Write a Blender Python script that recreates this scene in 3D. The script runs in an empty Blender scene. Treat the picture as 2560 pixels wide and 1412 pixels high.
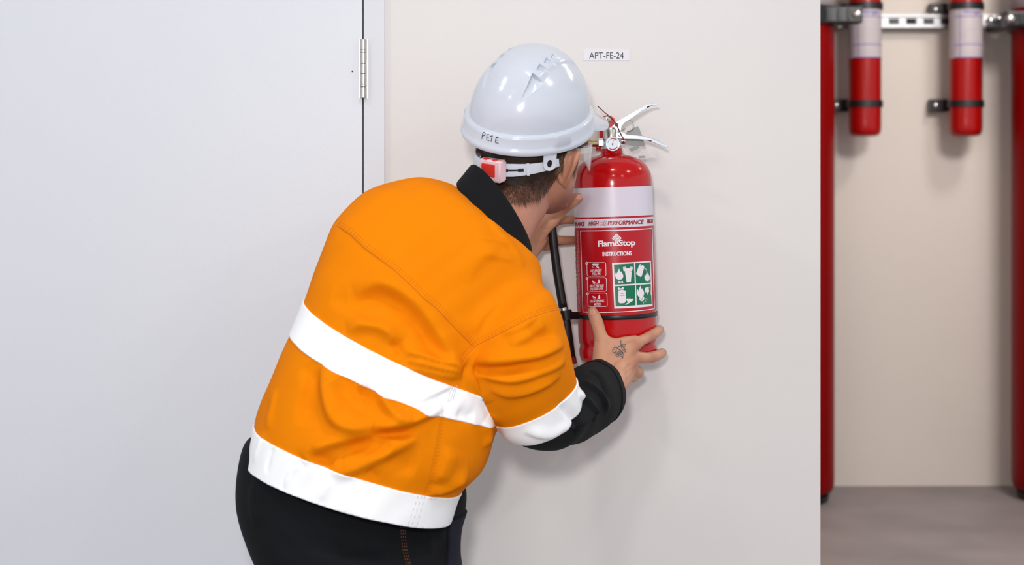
import bpy, bmesh, math, random
import numpy as np
from mathutils import Vector, Matrix
from mathutils.bvhtree import BVHTree
from mathutils.geometry import tessellate_polygon
random.seed(7); rng = np.random.default_rng(7)
scene = bpy.context.scene
C = scene.collection

# ------------------------------------------------------------------ camera
FPX, CX, CY, DC, HC = 4000.0, 1280.0, 470.0, 3.12, 1.30
cam_d = bpy.data.cameras.new('camera'); cam = bpy.data.objects.new('camera', cam_d); C.objects.link(cam)
cam.location = (0, -DC, HC); cam.rotation_euler = (math.pi/2, 0, 0)
cam_d.sensor_width = 36; cam_d.lens = FPX/2560*36; cam_d.shift_y = -(706-CY)/2560
cam_d.clip_start = .05
cam_d.dof.use_dof = True; cam_d.dof.focus_distance = 2.85; cam_d.dof.aperture_fstop = 4.5
scene.camera = cam
# ------------------------------------------------------------------ world, lamps, exposure
w = bpy.data.worlds.new('world'); scene.world = w; w.use_nodes = True
w.node_tree.nodes['Background'].inputs[0].default_value = (.87, .93, 1, 1)
w.node_tree.nodes['Background'].inputs[1].default_value = .74
def area(name, loc, target, size, power, col=(1,1,1), shape='SQUARE', size_y=None, spread=180):
    d = bpy.data.lights.new(name, 'AREA'); d.energy = power; d.size = size; d.color = col
    if size_y: d.shape = 'RECTANGLE'; d.size_y = size_y
    else: d.shape = shape
    o = bpy.data.objects.new(name, d); C.objects.link(o); o.location = loc
    v = Vector(target)-Vector(loc); o.rotation_euler = v.to_track_quat('-Z', 'Y').to_euler()
    return o
# camera flash, a little above and left of the lens
area('flash_light', (-.10, -3.16, 1.58), (0, 0, 1.0), .16, 24, (1, .98, .97), 'DISK')
# recessed ceiling lamps of the near room
for i, (x, y) in enumerate([(-1.5, -1.3), (0.1, -1.3), (1.7, -1.3), (-1.5, -3.2), (0.1, -3.2), (1.7, -3.2)]):
    area('ceiling_light', (x, y, 2.77), (x, y, 0), .22, 7, (1, .98, .95), 'DISK')
# lamp of the cylinder bay behind, then an added fill light
area('bay_light', (2.25, 2.45, 2.9), (1.9, 3.6, .3), .35, 12, (1, .95, .90), 'DISK')
area('bay_light', (2.0, .75, 2.9), (1.9, 3.6, .0), .7, 74, (1, .96, .93), 'SQUARE')  # fill added to brighten the lower bay, no lamp of its own
scene.view_settings.view_transform = 'Standard'
scene.view_settings.look = 'None'
scene.view_settings.gamma = 1
scene.view_settings.use_curve_mapping = False
scene.view_settings.exposure = 0.28

# ------------------------------------------------------------------ helpers
def P(px, py, Y):
    d = Y+DC
    return np.array([(px-CX)/FPX*d, Y, HC-(py-CY)/FPX*d])
def ray(px, py):
    return Vector((0, -DC, HC)), Vector(((px-CX)/FPX, 1, -(py-CY)/FPX)).normalized()
def S(h):                                      # srgb hex -> linear
    h = h.lstrip('#'); c = [int(h[i:i+2], 16)/255 for i in (0, 2, 4)]
    return tuple(x/12.92 if x <= .04045 else ((x+.055)/1.055)**2.4 for x in c)+(1,)
MATS = {}
def mat(name, col, rough=.5, metal=0, noise=0, nscale=20, bump=0, bscale=200, bdetail=2, spec=.5, sss=0, trans=0, coat=0, sheen=0, alpha=1, col2=None, ior=1.45, stretch=None):
    m = bpy.data.materials.new(name); m.use_nodes = True; nt = m.node_tree; b = nt.nodes['Principled BSDF']
    N, Lk = nt.nodes, nt.links
    b.inputs['Base Color'].default_value = col; b.inputs['Roughness'].default_value = rough
    b.inputs['Metallic'].default_value = metal; b.inputs['Specular IOR Level'].default_value = spec
    b.inputs['IOR'].default_value = ior
    b.inputs['Transmission Weight'].default_value = trans; b.inputs['Coat Weight'].default_value = coat
    b.inputs['Coat Roughness'].default_value = .05
    b.inputs['Alpha'].default_value = alpha
    if sheen: b.inputs['Sheen Weight'].default_value = sheen; b.inputs['Sheen Roughness'].default_value = .5
    if sss:
        b.inputs['Subsurface Weight'].default_value = sss; b.inputs['Subsurface Radius'].default_value = (.012, .005, .003)
        b.inputs['Subsurface Scale'].default_value = .5
    tc = N.new('ShaderNodeTexCoord'); src = tc.outputs['Object']
    if stretch:
        mp = N.new('ShaderNodeMapping'); mp.inputs['Scale'].default_value = stretch
        Lk.new(src, mp.inputs[0]); src = mp.outputs[0]
    if noise or col2:
        n = N.new('ShaderNodeTexNoise'); n.inputs['Scale'].default_value = nscale; n.inputs['Detail'].default_value = 4
        Lk.new(src, n.inputs['Vector'])
        r = N.new('ShaderNodeValToRGB'); r.color_ramp.elements[0].position = .35; r.color_ramp.elements[1].position = .65
        c2 = col2 or tuple(max(0, x*(1-noise)) for x in col[:3])+(1,)
        r.color_ramp.elements[0].color = c2; r.color_ramp.elements[1].color = col
        Lk.new(n.outputs['Fac'], r.inputs[0]); Lk.new(r.outputs[0], b.inputs['Base Color'])
    if bump:
        n2 = N.new('ShaderNodeTexNoise'); n2.inputs['Scale'].default_value = bscale; n2.inputs['Detail'].default_value = bdetail
        Lk.new(src, n2.inputs['Vector'])
        bp = N.new('ShaderNodeBump'); bp.inputs['Strength'].default_value = bump; bp.inputs['Distance'].default_value = .001
        Lk.new(n2.outputs['Fac'], bp.inputs['Height']); Lk.new(bp.outputs[0], b.inputs['Normal'])
    MATS[name] = m
    return m
def mk(name, v, f, m, parent=None, smooth=False, mats=None, fm=None, autosmooth=None):
    me = bpy.data.meshes.new(name)
    me.from_pydata([tuple(map(float, p)) for p in v], [], [tuple(map(int, q)) for q in f]); me.update()
    o = bpy.data.objects.new(name, me); C.objects.link(o)
    for x in (mats or [m]): me.materials.append(MATS[x] if isinstance(x, str) else x)
    if fm is not None: me.polygons.foreach_set('material_index', np.asarray(fm, np.int32))
    if smooth: me.polygons.foreach_set('use_smooth', np.ones(len(me.polygons), bool))
    if autosmooth:
        ev = np.zeros(len(me.edges), bool)
        bm = bmesh.new(); bm.from_mesh(me); a = math.radians(autosmooth)
        for i, e in enumerate(bm.edges): ev[i] = (len(e.link_faces) != 2) or e.calc_face_angle(0) > a
        bm.free()
        at = me.attributes.new('sharp_edge', 'BOOLEAN', 'EDGE'); at.data.foreach_set('value', ev)
        me.polygons.foreach_set('use_smooth', np.ones(len(me.polygons), bool))
    if parent is not None: o.parent = parent
    return o
def empty(name, loc, rot=(0,0,0), **kw):
    o = bpy.data.objects.new(name, None); C.objects.link(o); o.location = tuple(map(float, loc)); o.rotation_euler = rot
    o.empty_display_size = .05
    for k, x in kw.items(): o[k] = x
    return o
def tag(o, label=None, category=None, group=None, kind=None):
    for k, x in (('label', label), ('category', category), ('group', group), ('kind', kind)):
        if x: o[k] = x
    return o
class MB:                                      # mesh collector
    def __init__(s): s.v = []; s.f = []; s.m = []
    def add(s, v, f, mi=0):
        n = len(s.v); s.v += [tuple(map(float, p)) for p in v]; s.f += [tuple(int(i)+n for i in q) for q in f]; s.m += [mi]*len(f)
        return s
    def box(s, a, b, mi=0, bev=0):
        (x0,y0,z0),(x1,y1,z1) = a, b
        if bev:
            bm = bmesh.new(); bmesh.ops.create_cube(bm, size=1)
            for q in bm.verts: q.co = Vector(((x0+x1)/2+q.co.x*(x1-x0), (y0+y1)/2+q.co.y*(y1-y0), (z0+z1)/2+q.co.z*(z1-z0)))
            bmesh.ops.bevel(bm, geom=list(bm.edges), offset=bev, segments=2, affect='EDGES', profile=.6)
            bm.verts.index_update(); s.add([q.co for q in bm.verts], [[q.index for q in f.verts] for f in bm.faces], mi); bm.free(); return s
        v = [(x,y,z) for z in (z0,z1) for y in (y0,y1) for x in (x0,x1)]
        return s.add(v, [(0,2,3,1),(4,5,7,6),(0,1,5,4),(2,6,7,3),(0,4,6,2),(1,3,7,5)], mi)
    def tube(s, pts, rad, n=12, mi=0, caps=True, closed=False):
        v, f = tube(pts, rad, n, caps, closed); return s.add(v, f, mi)
    def lathe(s, prof, n=48, center=(0,0,0), axis=(0,0,1), mi=0):
        v, f = lathe(prof, n); R = Vector((0,0,1)).rotation_difference(Vector(axis)).to_matrix()
        v = [R@Vector(p)+Vector(center) for p in v]; return s.add(v, f, mi)
    def build(s, name, m, parent=None, **kw):
        if isinstance(m, (list, tuple)): return mk(name, s.v, s.f, None, parent, mats=m, fm=s.m, **kw)
        return mk(name, s.v, s.f, m, parent, **kw)
def frames(pts):
    pts = np.asarray(pts, float); t = np.gradient(pts, axis=0); t /= np.linalg.norm(t, axis=1)[:, None]+1e-12
    u = np.cross(t[0], [0,0,1] if abs(t[0][2]) < .9 else [1,0,0]); u /= np.linalg.norm(u); us = []
    for i in range(len(pts)):
        u = u-t[i]*np.dot(u, t[i]); u /= np.linalg.norm(u); us.append(u)
    us = np.array(us); return t, us, np.cross(t, us)
def tube(pts, rad, n=12, caps=True, closed=False):
    pts = np.asarray(pts, float); k = len(pts); rad = np.full(k, rad) if np.isscalar(rad) else np.asarray(rad, float)
    t, u, w_ = frames(pts); th = np.linspace(0, 2*math.pi, n, endpoint=False)
    v = (pts[:, None]+rad[:, None, None]*(np.cos(th)[None, :, None]*u[:, None]+np.sin(th)[None, :, None]*w_[:, None])).reshape(-1, 3)
    f = []
    for i in range(k if closed else k-1):
        i2 = (i+1) % k
        for j in range(n): f.append((i*n+j, i*n+(j+1) % n, i2*n+(j+1) % n, i2*n+j))
    v = list(v)
    if caps and not closed:
        f.append(tuple(range(n-1, -1, -1))); f.append(tuple((k-1)*n+j for j in range(n)))
    return v, f
def lathe(prof, n=48):
    v = []; f = []; k = len(prof)
    for r, z in prof:
        for j in range(n): a = 2*math.pi*j/n; v.append((r*math.cos(a), r*math.sin(a), z))
    for i in range(k-1):
        for j in range(n): f.append((i*n+j, i*n+(j+1) % n, (i+1)*n+(j+1) % n, (i+1)*n+j))
    f.append(tuple(range(n-1, -1, -1))); f.append(tuple((k-1)*n+j for j in range(n)))
    return v, f
def cat(arr, m):                               # catmull-rom resample of rows
    arr = np.asarray(arr, float); k = len(arr); out = []
    ext = np.vstack([2*arr[0]-arr[1], arr, 2*arr[-1]-arr[-2]])
    for i in range(k-1):
        p0, p1, p2, p3 = ext[i:i+4]
        for t in np.linspace(0, 1, m, endpoint=False):
            out.append(.5*(2*p1+(p2-p0)*t+(2*p0-5*p1+4*p2-p3)*t*t+(3*p1-p0-3*p2+p3)*t**3))
    out.append(arr[-1]); return np.array(out)
# a ring: left and right outline point, depth of its middle, offset of its near point
def ringrows(rings):
    rows = []
    for L, R, Y, n in rings:
        a0 = P(L[0], L[1], Y if np.isscalar(Y) else Y[0]); b0 = P(R[0], R[1], Y if np.isscalar(Y) else Y[1])
        rows.append(np.concatenate([(a0+b0)/2, (b0-a0)/2, np.asarray(n, float)]))
    return np.array(rows)
def loftrows(rows, m=6, n=64, shrink=1, pw=1.0):
    R = cat(rows, m); th = np.linspace(0, 2*math.pi, n, endpoint=False); v = []
    def se(x): return np.sign(x)*np.abs(x)**pw
    for r in R:
        v.append(r[:3]+shrink*(se(np.cos(th))[:, None]*r[3:6]+se(np.sin(th))[:, None]*r[6:9]))
    v = np.array(v); k = len(R); v = v.reshape(-1, 3); f = []
    for i in range(k-1):
        for j in range(n): f.append((i*n+j, i*n+(j+1) % n, (i+1)*n+(j+1) % n, (i+1)*n+j))
    v = list(v); v.append(R[0][:3]); v.append(R[-1][:3]); a = len(v)-2
    for j in range(n): f.append((a, (j+1) % n, j)); f.append((a+1, (k-1)*n+j, (k-1)*n+(j+1) % n))
    return v, f
def loft(rings, **kw): return loftrows(ringrows(rings), **kw)
def ellipsoid(c, M, n=24):
    v, f = [], []
    for i in range(1, n):
        ph = math.pi*i/n
        for j in range(2*n): th = math.pi*j/n; v.append((math.sin(ph)*math.cos(th), math.sin(ph)*math.sin(th), math.cos(ph)))
    k = 2*n
    for i in range(n-2):
        for j in range(k): f.append((i*k+j, (i+1)*k+j, (i+1)*k+(j+1) % k, i*k+(j+1) % k))
    v.append((0,0,1)); v.append((0,0,-1)); a = len(v)-2
    for j in range(k): f.append((a, j, (j+1) % k)); f.append((a+1, (n-2)*k+(j+1) % k, (n-2)*k+j))
    v = np.array(v)@np.asarray(M, float)+np.asarray(c, float)
    return list(v), f
def chain(pts, m=6, n=16):                     # rounded tapered limb: rows (x,y,z,r)
    R = cat(np.asarray(pts, float), m); p = R[:, :3]; r = R[:, 3]
    d0 = p[0]-p[1]; d0 /= np.linalg.norm(d0); d1 = p[-1]-p[-2]; d1 /= np.linalg.norm(d1)
    pre = [(p[0]+d0*r[0]*math.sin(a), r[0]*math.cos(a)) for a in (1.45, 1.1, .75, .38)]
    post = [(p[-1]+d1*r[-1]*math.sin(a), r[-1]*math.cos(a)) for a in (.38, .75, 1.1, 1.45)]
    pp = [x[0] for x in pre]+list(p)+[x[0] for x in post]; rr = [x[1] for x in pre]+list(r)+[x[1] for x in post]
    return tube(pp, rr, n)
def remesh(parts, vox):
    mb = MB()
    for v, f in parts: mb.add(v, f)
    o = mk('tmp', mb.v, mb.f, bpy.data.materials.get('tmp') or bpy.data.materials.new('tmp'))
    bm = bmesh.new(); bm.from_mesh(o.data); bmesh.ops.recalc_face_normals(bm, faces=bm.faces); bm.to_mesh(o.data); bm.free()
    md = o.modifiers.new('r', 'REMESH'); md.mode = 'VOXEL'; md.voxel_size = vox
    dg = bpy.context.evaluated_depsgraph_get(); ev = o.evaluated_get(dg); me = ev.to_mesh()
    v = np.empty(len(me.vertices)*3, np.float32); me.vertices.foreach_get('co', v); v = v.reshape(-1, 3).astype(float)
    me.calc_loop_triangles(); t = np.empty(len(me.loop_triangles)*3, np.int32); me.loop_triangles.foreach_get('vertices', t); t = t.reshape(-1, 3)
    e = np.empty(len(me.edges)*2, np.int32); me.edges.foreach_get('vertices', e); e = e.reshape(-1, 2)
    ev.to_mesh_clear(); d = o.data; bpy.data.objects.remove(o); bpy.data.meshes.remove(d)
    return v, t, e
def smooth(v, e, it=6, lam=.5, mu=-.52, w=None):
    n = len(v); deg = np.bincount(e.ravel(), minlength=n).astype(float); deg[deg == 0] = 1
    for i in range(it*2 if mu else it):
        k = (lam if i % 2 == 0 else mu) if mu else lam
        s = np.stack([np.bincount(e[:, 0], v[e[:, 1], c], n)+np.bincount(e[:, 1], v[e[:, 0], c], n) for c in range(3)], 1)/deg[:, None]-v
        v = v+k*s*(1 if w is None else w[:, None])
    return v
def vnormals(v, t):
    fn = np.cross(v[t[:, 1]]-v[t[:, 0]], v[t[:, 2]]-v[t[:, 0]]); n = len(v)
    N = np.stack([sum(np.bincount(t[:, k], fn[:, c], n) for k in range(3)) for c in range(3)], 1)
    return N/(np.linalg.norm(N, axis=1)[:, None]+1e-12)
def clip(v, t, attrs, fld):
    """keep the part of the surface where fld >= 0, cut cleanly; attrs: list of per-vertex arrays"""
    s = fld[t]; ins = (s >= 0); c = ins.sum(1)
    keep = list(map(tuple, t[c == 3])); nv = []; na = [[] for _ in attrs]; cache = {}; base = len(v)
    def cutp(a, b):
        k = (min(a, b), max(a, b))
        if k not in cache:
            q = fld[a]/(fld[a]-fld[b]); nv.append(v[a]+(v[b]-v[a])*q)
            for i, A in enumerate(attrs): na[i].append(A[a]+(A[b]-A[a])*q)
            cache[k] = base+len(nv)-1
        return cache[k]
    for tri in t[(c == 1) | (c == 2)]:
        poly = []
        for i in range(3):
            a, b = tri[i], tri[(i+1) % 3]
            if fld[a] >= 0: poly.append(a)
            if (fld[a] >= 0) != (fld[b] >= 0): poly.append(cutp(a, b))
        for i in range(1, len(poly)-1): keep.append((poly[0], poly[i], poly[i+1]))
    V = np.vstack([v, np.array(nv).reshape(-1, 3)]) if nv else v
    A2 = [np.concatenate([A, np.array(x).reshape((-1,)+A.shape[1:])]) if x else A for A, x in zip(attrs, na)]
    T = np.array(keep, int).reshape(-1, 3); used = np.unique(T); mp = -np.ones(len(V), int); mp[used] = np.arange(len(used))
    return V[used], mp[T], [A[used] for A in A2]
def shell(v, t, N, off, skirt=.0015):
    """raise a cut piece of surface and give its border an edge"""
    ed = {}
    for a, b, c in t:
        for x, y in ((a, b), (b, c), (c, a)): ed[(x, y)] = 1
    bd = [(x, y) for x, y in ed if (y, x) not in ed]
    V = list(v+N*off); n0 = len(V); mp = {}
    F = [tuple(q) for q in t]
    for x, y in bd:
        for q in (x, y):
            if q not in mp: mp[q] = len(V); V.append(v[q]-N[q]*skirt)
        F.append((y, x, mp[x], mp[y]))
    return V, F
def bvh(v, t): return BVHTree.FromPolygons([tuple(p) for p in v], [tuple(map(int, q)) for q in t])
def cast(tree, px, py):
    o, d = ray(px, py); h = tree.ray_cast(o, d)
    if h[0] is None: return None, None
    n = np.array(h[1]); return np.array(h[0]), (n if n@np.array(d) < 0 else -n)
def castline(tree, pts, step=6):
    out = []
    for (x0, y0), (x1, y1) in zip(pts[:-1], pts[1:]):
        k = max(1, int(math.hypot(x1-x0, y1-y0)/step))
        for i in range(k): out.append((x0+(x1-x0)*i/k, y0+(y1-y0)*i/k))
    out.append(pts[-1]); P3 = []; N3 = []
    for q in out:
        p, n = cast(tree, *q)
        if p is not None: P3.append(p); N3.append(n)
    return np.array(P3), np.array(N3)
def ribbon(mb, P3, N3, width, off=.0006, mi=0, dash=0):
    if len(P3) < 2: return
    t = np.gradient(P3, axis=0); s = np.cross(t, N3); s /= np.linalg.norm(s, axis=1)[:, None]+1e-12
    wd = np.full(len(P3), width) if np.isscalar(width) else np.asarray(width)
    a = P3+N3*off+s*wd[:, None]/2; b = P3+N3*off-s*wd[:, None]/2
    v = np.empty((2*len(P3), 3)); v[0::2] = a; v[1::2] = b
    f = [(2*i, 2*i+1, 2*i+3, 2*i+2) for i in range(len(P3)-1) if not dash or (i//dash) % 2 == 0]
    mb.add(v, f, mi)
def polydist(v, pl):
    """distance to a polyline, parameter along it 0..1, nearest point"""
    best = np.full(len(v), 1e9); par = np.zeros(len(v)); sd = np.zeros((len(v), 3)); tg = np.zeros((len(v), 3))
    L = np.linalg.norm(np.diff(pl, axis=0), axis=1); cum = np.concatenate([[0], np.cumsum(L)]); tot = cum[-1]+1e-9
    for i in range(len(pl)-1):
        d = pl[i+1]-pl[i]; q = np.clip(((v-pl[i])@d)/(d@d+1e-12), 0, 1); nr = pl[i]+q[:, None]*d; r = v-nr
        ds = np.linalg.norm(r, axis=1); m = ds < best
        best[m] = ds[m]; par[m] = (cum[i]+q[m]*L[i])/tot; sd[m] = r[m]; tg[m] = d/(np.linalg.norm(d)+1e-12)
    return best, par, sd, tg
def folds(v, N, tree, specs):
    """cloth folds: traced ridge lines raised (+) or sunk (-) on the surface"""
    disp = np.zeros(len(v))
    for pts, amp, wd in specs:
        p3, _ = castline(tree, [tuple(q) for q in cat(np.array(pts, float), 5)] if len(pts) > 2 else pts, 12)
        if len(p3) < 2: continue
        lo, hi = p3.min(0)-.06, p3.max(0)+.06
        ix = np.where(((v > lo) & (v < hi)).all(1))[0]
        d, q, sd, tg = polydist(v[ix], p3)
        side = np.einsum('ij,ij->i', np.cross(tg, N[ix]), sd)     # >0 right of the line
        tap = np.clip(np.minimum(q, 1-q)*4, 0, 1)**.7
        wv = np.where(side > 0, wd*.62, wd*1.25)                   # steep on one side
        disp[ix] += amp*tap*np.exp(-(d/wv)**2)
    return v+N*disp[:, None]

# ------------------------------------------------------------------ materials
mat('wall_paint', S('#e3dfdd'), .55, bump=.12, bscale=900, noise=.02, nscale=3)
mat('door_paint', S('#dee1e8'), .38, bump=.22, bscale=420, bdetail=3, noise=.015, nscale=2)
mat('frame_paint', S('#d8dae0'), .4, bump=.08, bscale=500)
mat('bay_wall', S('#d0c6bd'), .7, bump=.15, bscale=300, noise=.03, nscale=2)
mat('concrete', S('#8b8281'), .55, bump=.3, bscale=60, noise=.22, nscale=2.2)
mat('ceiling_paint', S('#e6e4e0'), .8, bump=.1, bscale=200)
mat('gap_dark', S('#1b2422'), .8, bump=.05)
mat('steel', (.62, .60, .57, 1), .3, 1, bump=.04, bscale=600, noise=.1, nscale=60)
mat('hinge_steel', (.60, .56, .52, 1), .33, 1, bump=.03, bscale=800, noise=.15, nscale=90)
mat('rail_steel', (.36, .36, .37, 1), .42, 1, noise=.1, nscale=40, bump=.05)
mat('chrome', (.70, .71, .75, 1), .16, 1, bump=.02, bscale=120)
mat('tag_metal', S('#8d8d8c'), .42, .25, noise=.12, nscale=60, bump=.04)
mat('red_paint', S('#bd0a10'), .16, coat=.12, spec=.4, noise=.03, nscale=6, bump=.012, bscale=60)
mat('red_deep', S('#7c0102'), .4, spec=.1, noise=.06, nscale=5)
mat('red_dull', S('#980806'), .3, spec=.3, coat=.05, noise=.06, nscale=5)
mat('red_plastic', S('#c3161c'), .4, noise=.04)
mat('label_white', S('#dcd5e2'), .34, noise=.01, nscale=3)
mat('label_red', S('#b80a1c'), .3, noise=.02, nscale=8)
mat('label_ink', S('#a3122a'), .4, noise=.02)
mat('print_white', S('#efe6ee'), .4, noise=.01)
mat('print_faint', S('#d98f98'), .4, noise=.01)
mat('label_green', S('#04734f'), .35, noise=.03, nscale=9)
mat('purple_ink', S('#4a3f9c'), .5, noise=.03)
mat('grey_ink', S('#a79fa6'), .6, noise=.03)
mat('black_rubber', S('#17171a'), .42, bump=.05, bscale=300, noise=.1)
mat('black_plastic', S('#141316'), .35, bump=.04, bscale=300, noise=.1)
mat('black_ink', S('#16161a'), .6, noise=.05)
mat('brass', S('#c9b58a'), .28, 1, noise=.1, nscale=90)
mat('gauge_face', S('#e3cfe0'), .25, noise=.02)
mat('clear_plastic', (.92, .92, .93, 1), .08, alpha=.20, spec=.9, bump=.05, bscale=60)
mat('hat_white', S('#c9cfdb'), .17, coat=.35, noise=.01, nscale=4, bump=.01, bscale=40)
mat('harness_white', S('#d3d8e4'), .4, noise=.03, nscale=40)
mat('harness_pink', S('#f0c9cf'), .35, noise=.03, nscale=40)
mat('dial_red', S('#dd3a30'), .4, noise=.04)
mat('hole_dark', S('#1c1512'), .8, noise=.1)
mat('orange_cloth', S('#e88103'), .85, bump=.35, bscale=1500, noise=.05, nscale=7, spec=.08)
mat('orange_stitch', S('#c06405'), .9, noise=.1, nscale=200)
mat('rust_stitch', S('#9a5a30'), .9, noise=.1, nscale=200)
mat('black_cloth', S('#0d0f13'), .85, bump=.35, bscale=1300, noise=.15, nscale=9, spec=.25)
mat('navy_cloth', S('#1a1c2b'), .85, bump=.35, bscale=1300, noise=.15, nscale=9, spec=.25)
mat('tape', (.97, .98, 1, 1), .45, noise=.015, nscale=30, bump=.06, bscale=700)
mat('tape_stitch', S('#b9bccb'), .7, noise=.05)
mat('nail', S('#cf9683'), .3, noise=.05, sss=.1)
mat('tattoo_ink', S('#53575e'), .6, noise=.12, nscale=200)
mat('hair_brown', S('#35241a'), .6, noise=.35, nscale=60, bump=.6, bscale=500, stretch=(1, 1, .25))
mat('eye_white', S('#e8e2dc'), .2, noise=.03)
mat('boot_leather', S('#2a211b'), .5, bump=.2, bscale=200, noise=.2)
def skin_mat():
    m = mat('skin', S('#cf987a'), .5, noise=.05, nscale=35, bump=.25, bscale=420, bdetail=4, sss=.18)
    nt = m.node_tree; b = nt.nodes['Principled BSDF']; old = b.inputs['Base Color'].links[0].from_socket
    def layer(old, attr, col, k):
        at = nt.nodes.new('ShaderNodeAttribute'); at.attribute_name = attr
        n = nt.nodes.new('ShaderNodeTexNoise'); n.inputs['Scale'].default_value = 350; n.inputs['Detail'].default_value = 3
        mu = nt.nodes.new('ShaderNodeMath'); mu.operation = 'MULTIPLY'; nt.links.new(at.outputs['Fac'], mu.inputs[0])
        if attr == 'flush':
            n.inputs['Scale'].default_value = 160; mr = nt.nodes.new('ShaderNodeMapRange'); mr.inputs[3].default_value = .38; mr.inputs[4].default_value = .62; nt.links.new(n.outputs['Fac'], mr.inputs[0]); nt.links.new(mr.outputs[0], mu.inputs[1])
        else: nt.links.new(n.outputs['Fac'], mu.inputs[1])
        m2 = nt.nodes.new('ShaderNodeMath'); m2.operation = 'MULTIPLY'; m2.inputs[1].default_value = k; m2.use_clamp = True
        nt.links.new(mu.outputs[0], m2.inputs[0])
        mx = nt.nodes.new('ShaderNodeMix'); mx.data_type = 'RGBA'; nt.links.new(m2.outputs[0], mx.inputs[0]); nt.links.new(old, mx.inputs[6]); mx.inputs[7].default_value = S(col)
        return mx.outputs[2]
    old = layer(old, 'stubble', '#5a4030', 1.7)
    old = layer(old, 'flush', '#9a5a4b', 1.6)  # reddened skin, plus the neck's shade put into the colour
    nt.links.new(old, b.inputs['Base Color'])
skin_mat()
# ================================================================== the setting
XE = P(2051, 0, 0)[0]                          # free end of the near wall
XJ0, XJ1 = P(909.5, 0, -.012)[0], P(962, 0, 0)[0]
XD = P(905.6, 0, -.012)[0]
XL = XD-.90
tag(MB().box((-4, -6, -.1), (5, 4.2, 0)).build('floor', 'concrete'), 'grey polished concrete floor of the cylinder bay', kind='structure')
tag(MB().box((-4, -6, 3.0), (5, 4.2, 3.1)).build('ceiling', 'ceiling_paint'), 'white ceiling', kind='structure')
m = MB().box((XJ1-.012, 0, 0), (XE, .14, 3.0)).box((XL-.06, 0, 2.11), (XJ1-.012, .14, 3.0)).box((-4, 0, 0), (XL-.045, .14, 3.0))
tag(m.build('wall_front', 'wall_paint'), 'off-white painted wall that carries the fire extinguisher', kind='structure')
ang = .010
m = MB()
y0, y1 = 3.84, 3.90
m.add([(-.5, y0, 0), (5, y1, 0), (5, y1, 3), (-.5, y0, 3), (-.5, y0+.2, 0), (5, y1+.2, 0), (5, y1+.2, 3), (-.5, y0+.2, 3)],
      [(0,1,2,3), (5,4,7,6), (1,5,6,2), (4,0,3,7), (3,2,6,7), (0,4,5,1)])
tag(m.build('wall_back', 'bay_wall'), 'beige rear wall of the cylinder bay', kind='structure')
tag(MB().box((.15, .14, 0), (.29, 3.84, 3.0)).build('wall_side', 'bay_wall'), 'beige side wall of the cylinder bay', kind='structure')
# door leaf, frame, hinge
d = empty('door_1', ((XL+XD)/2, -.012, 0), kind='structure', label='pale grey flush door with a steel butt hinge')
def local(o, mb):
    mb.v = [(x-o.location.x, y-o.location.y, z-o.location.z) for x, y, z in mb.v]; return mb
local(d, MB().box((XL, -.012, .012), (XD, .028, 2.06), bev=.0012)).build('door_leaf', 'door_paint', d)
pl = P(881, 178, -.012)
local(d, MB().lathe([(.0008, 0), (.0017, .0003), (.0011, .0009)], 12, pl, (0,-1,0))).build('screw_dot', 'gap_dark', d)
xh = P(908.5, 0, -.0185)[0]; zt = P(0, 98, -.0185)[2]; zb = P(0, 245, -.0185)[2]
hg = local(d, MB().box((xh-.0085, -.0135, zb), (xh-.003, -.011, zt)).box((xh+.001, -.0135, zb), (xh+.0085, -.011, zt))).build('hinge', 'hinge_steel', d)
cuts = [0, .185, .225, .415, .585, .765, .81, 1]
for i in range(7):
    a, b = zt+(zb-zt)*cuts[i]-.0003, zt+(zb-zt)*cuts[i+1]+.0003
    r = .0066 if i not in (1, 5) else .0069
    local(d, MB().lathe([(r-.0006, b), (r, b+.0006), (r, a-.0006), (r-.0006, a)], 24, (xh, -.0185, 0))).build('hinge_knuckle', 'hinge_steel', hg, autosmooth=40)
m = MB().box((XJ0, -.012, 0), (XJ1, .14, 2.11)).box((XL-.058, -.012, 0), (XL-.004, .14, 2.11)).box((XL-.004, -.012, 2.063), (XJ0, .14, 2.11))
m.box((XD-.016, .03, 0), (XJ0, .06, 2.06))
tag(m.build('trim_1', 'frame_paint'), 'pale grey painted door frame', kind='structure')

# ------------------------------------------------------------------ text helper
def text_mesh(body, bold=0, shear=0, space=1.0):
    cu = bpy.data.curves.new('t', 'FONT'); cu.body = body; cu.size = 1; cu.offset = bold; cu.shear = shear; cu.space_character = space
    cu.resolution_u = 3; cu.fill_mode = 'FRONT'
    o = bpy.data.objects.new('t', cu); C.objects.link(o)
    dg = bpy.context.evaluated_depsgraph_get(); ev = o.evaluated_get(dg); me = ev.to_mesh()
    v = np.array([q.co[:2] for q in me.vertices]); f = [tuple(p.vertices) for p in me.polygons]
    ev.to_mesh_clear(); bpy.data.objects.remove(o); bpy.data.curves.remove(cu)
    mn, mx = v.min(0), v.max(0)
    return (v-mn)/(mx-mn), f                     # normalised to the unit box
# wall sign
sg = empty('wall_sign', P(1516, 152, -.0008), label='small white sign reading APT-FE-24 on the wall above the extinguisher', category='sign')
a, b = P(1458.5, 151.5, -.0016), P(1574, 124.5, -.0016)
local(sg, MB().box((a[0], -.0016, a[2]), (b[0], -.0001, b[2]), bev=.0004)).build('sign_plate', mat('sign_white', S('#e2dfe6'), .4, noise=.01), sg)
v, f = text_mesh('APT-FE-24', 0)
a, b = P(1473, 146.5, -.0017), P(1559, 130.5, -.0017)
local(sg, MB().add([(a[0]+q[0]*(b[0]-a[0]), -.0018, a[2]+q[1]*(b[2]-a[2])) for q in v], f)).build('lettering', 'black_ink', sg)

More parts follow.
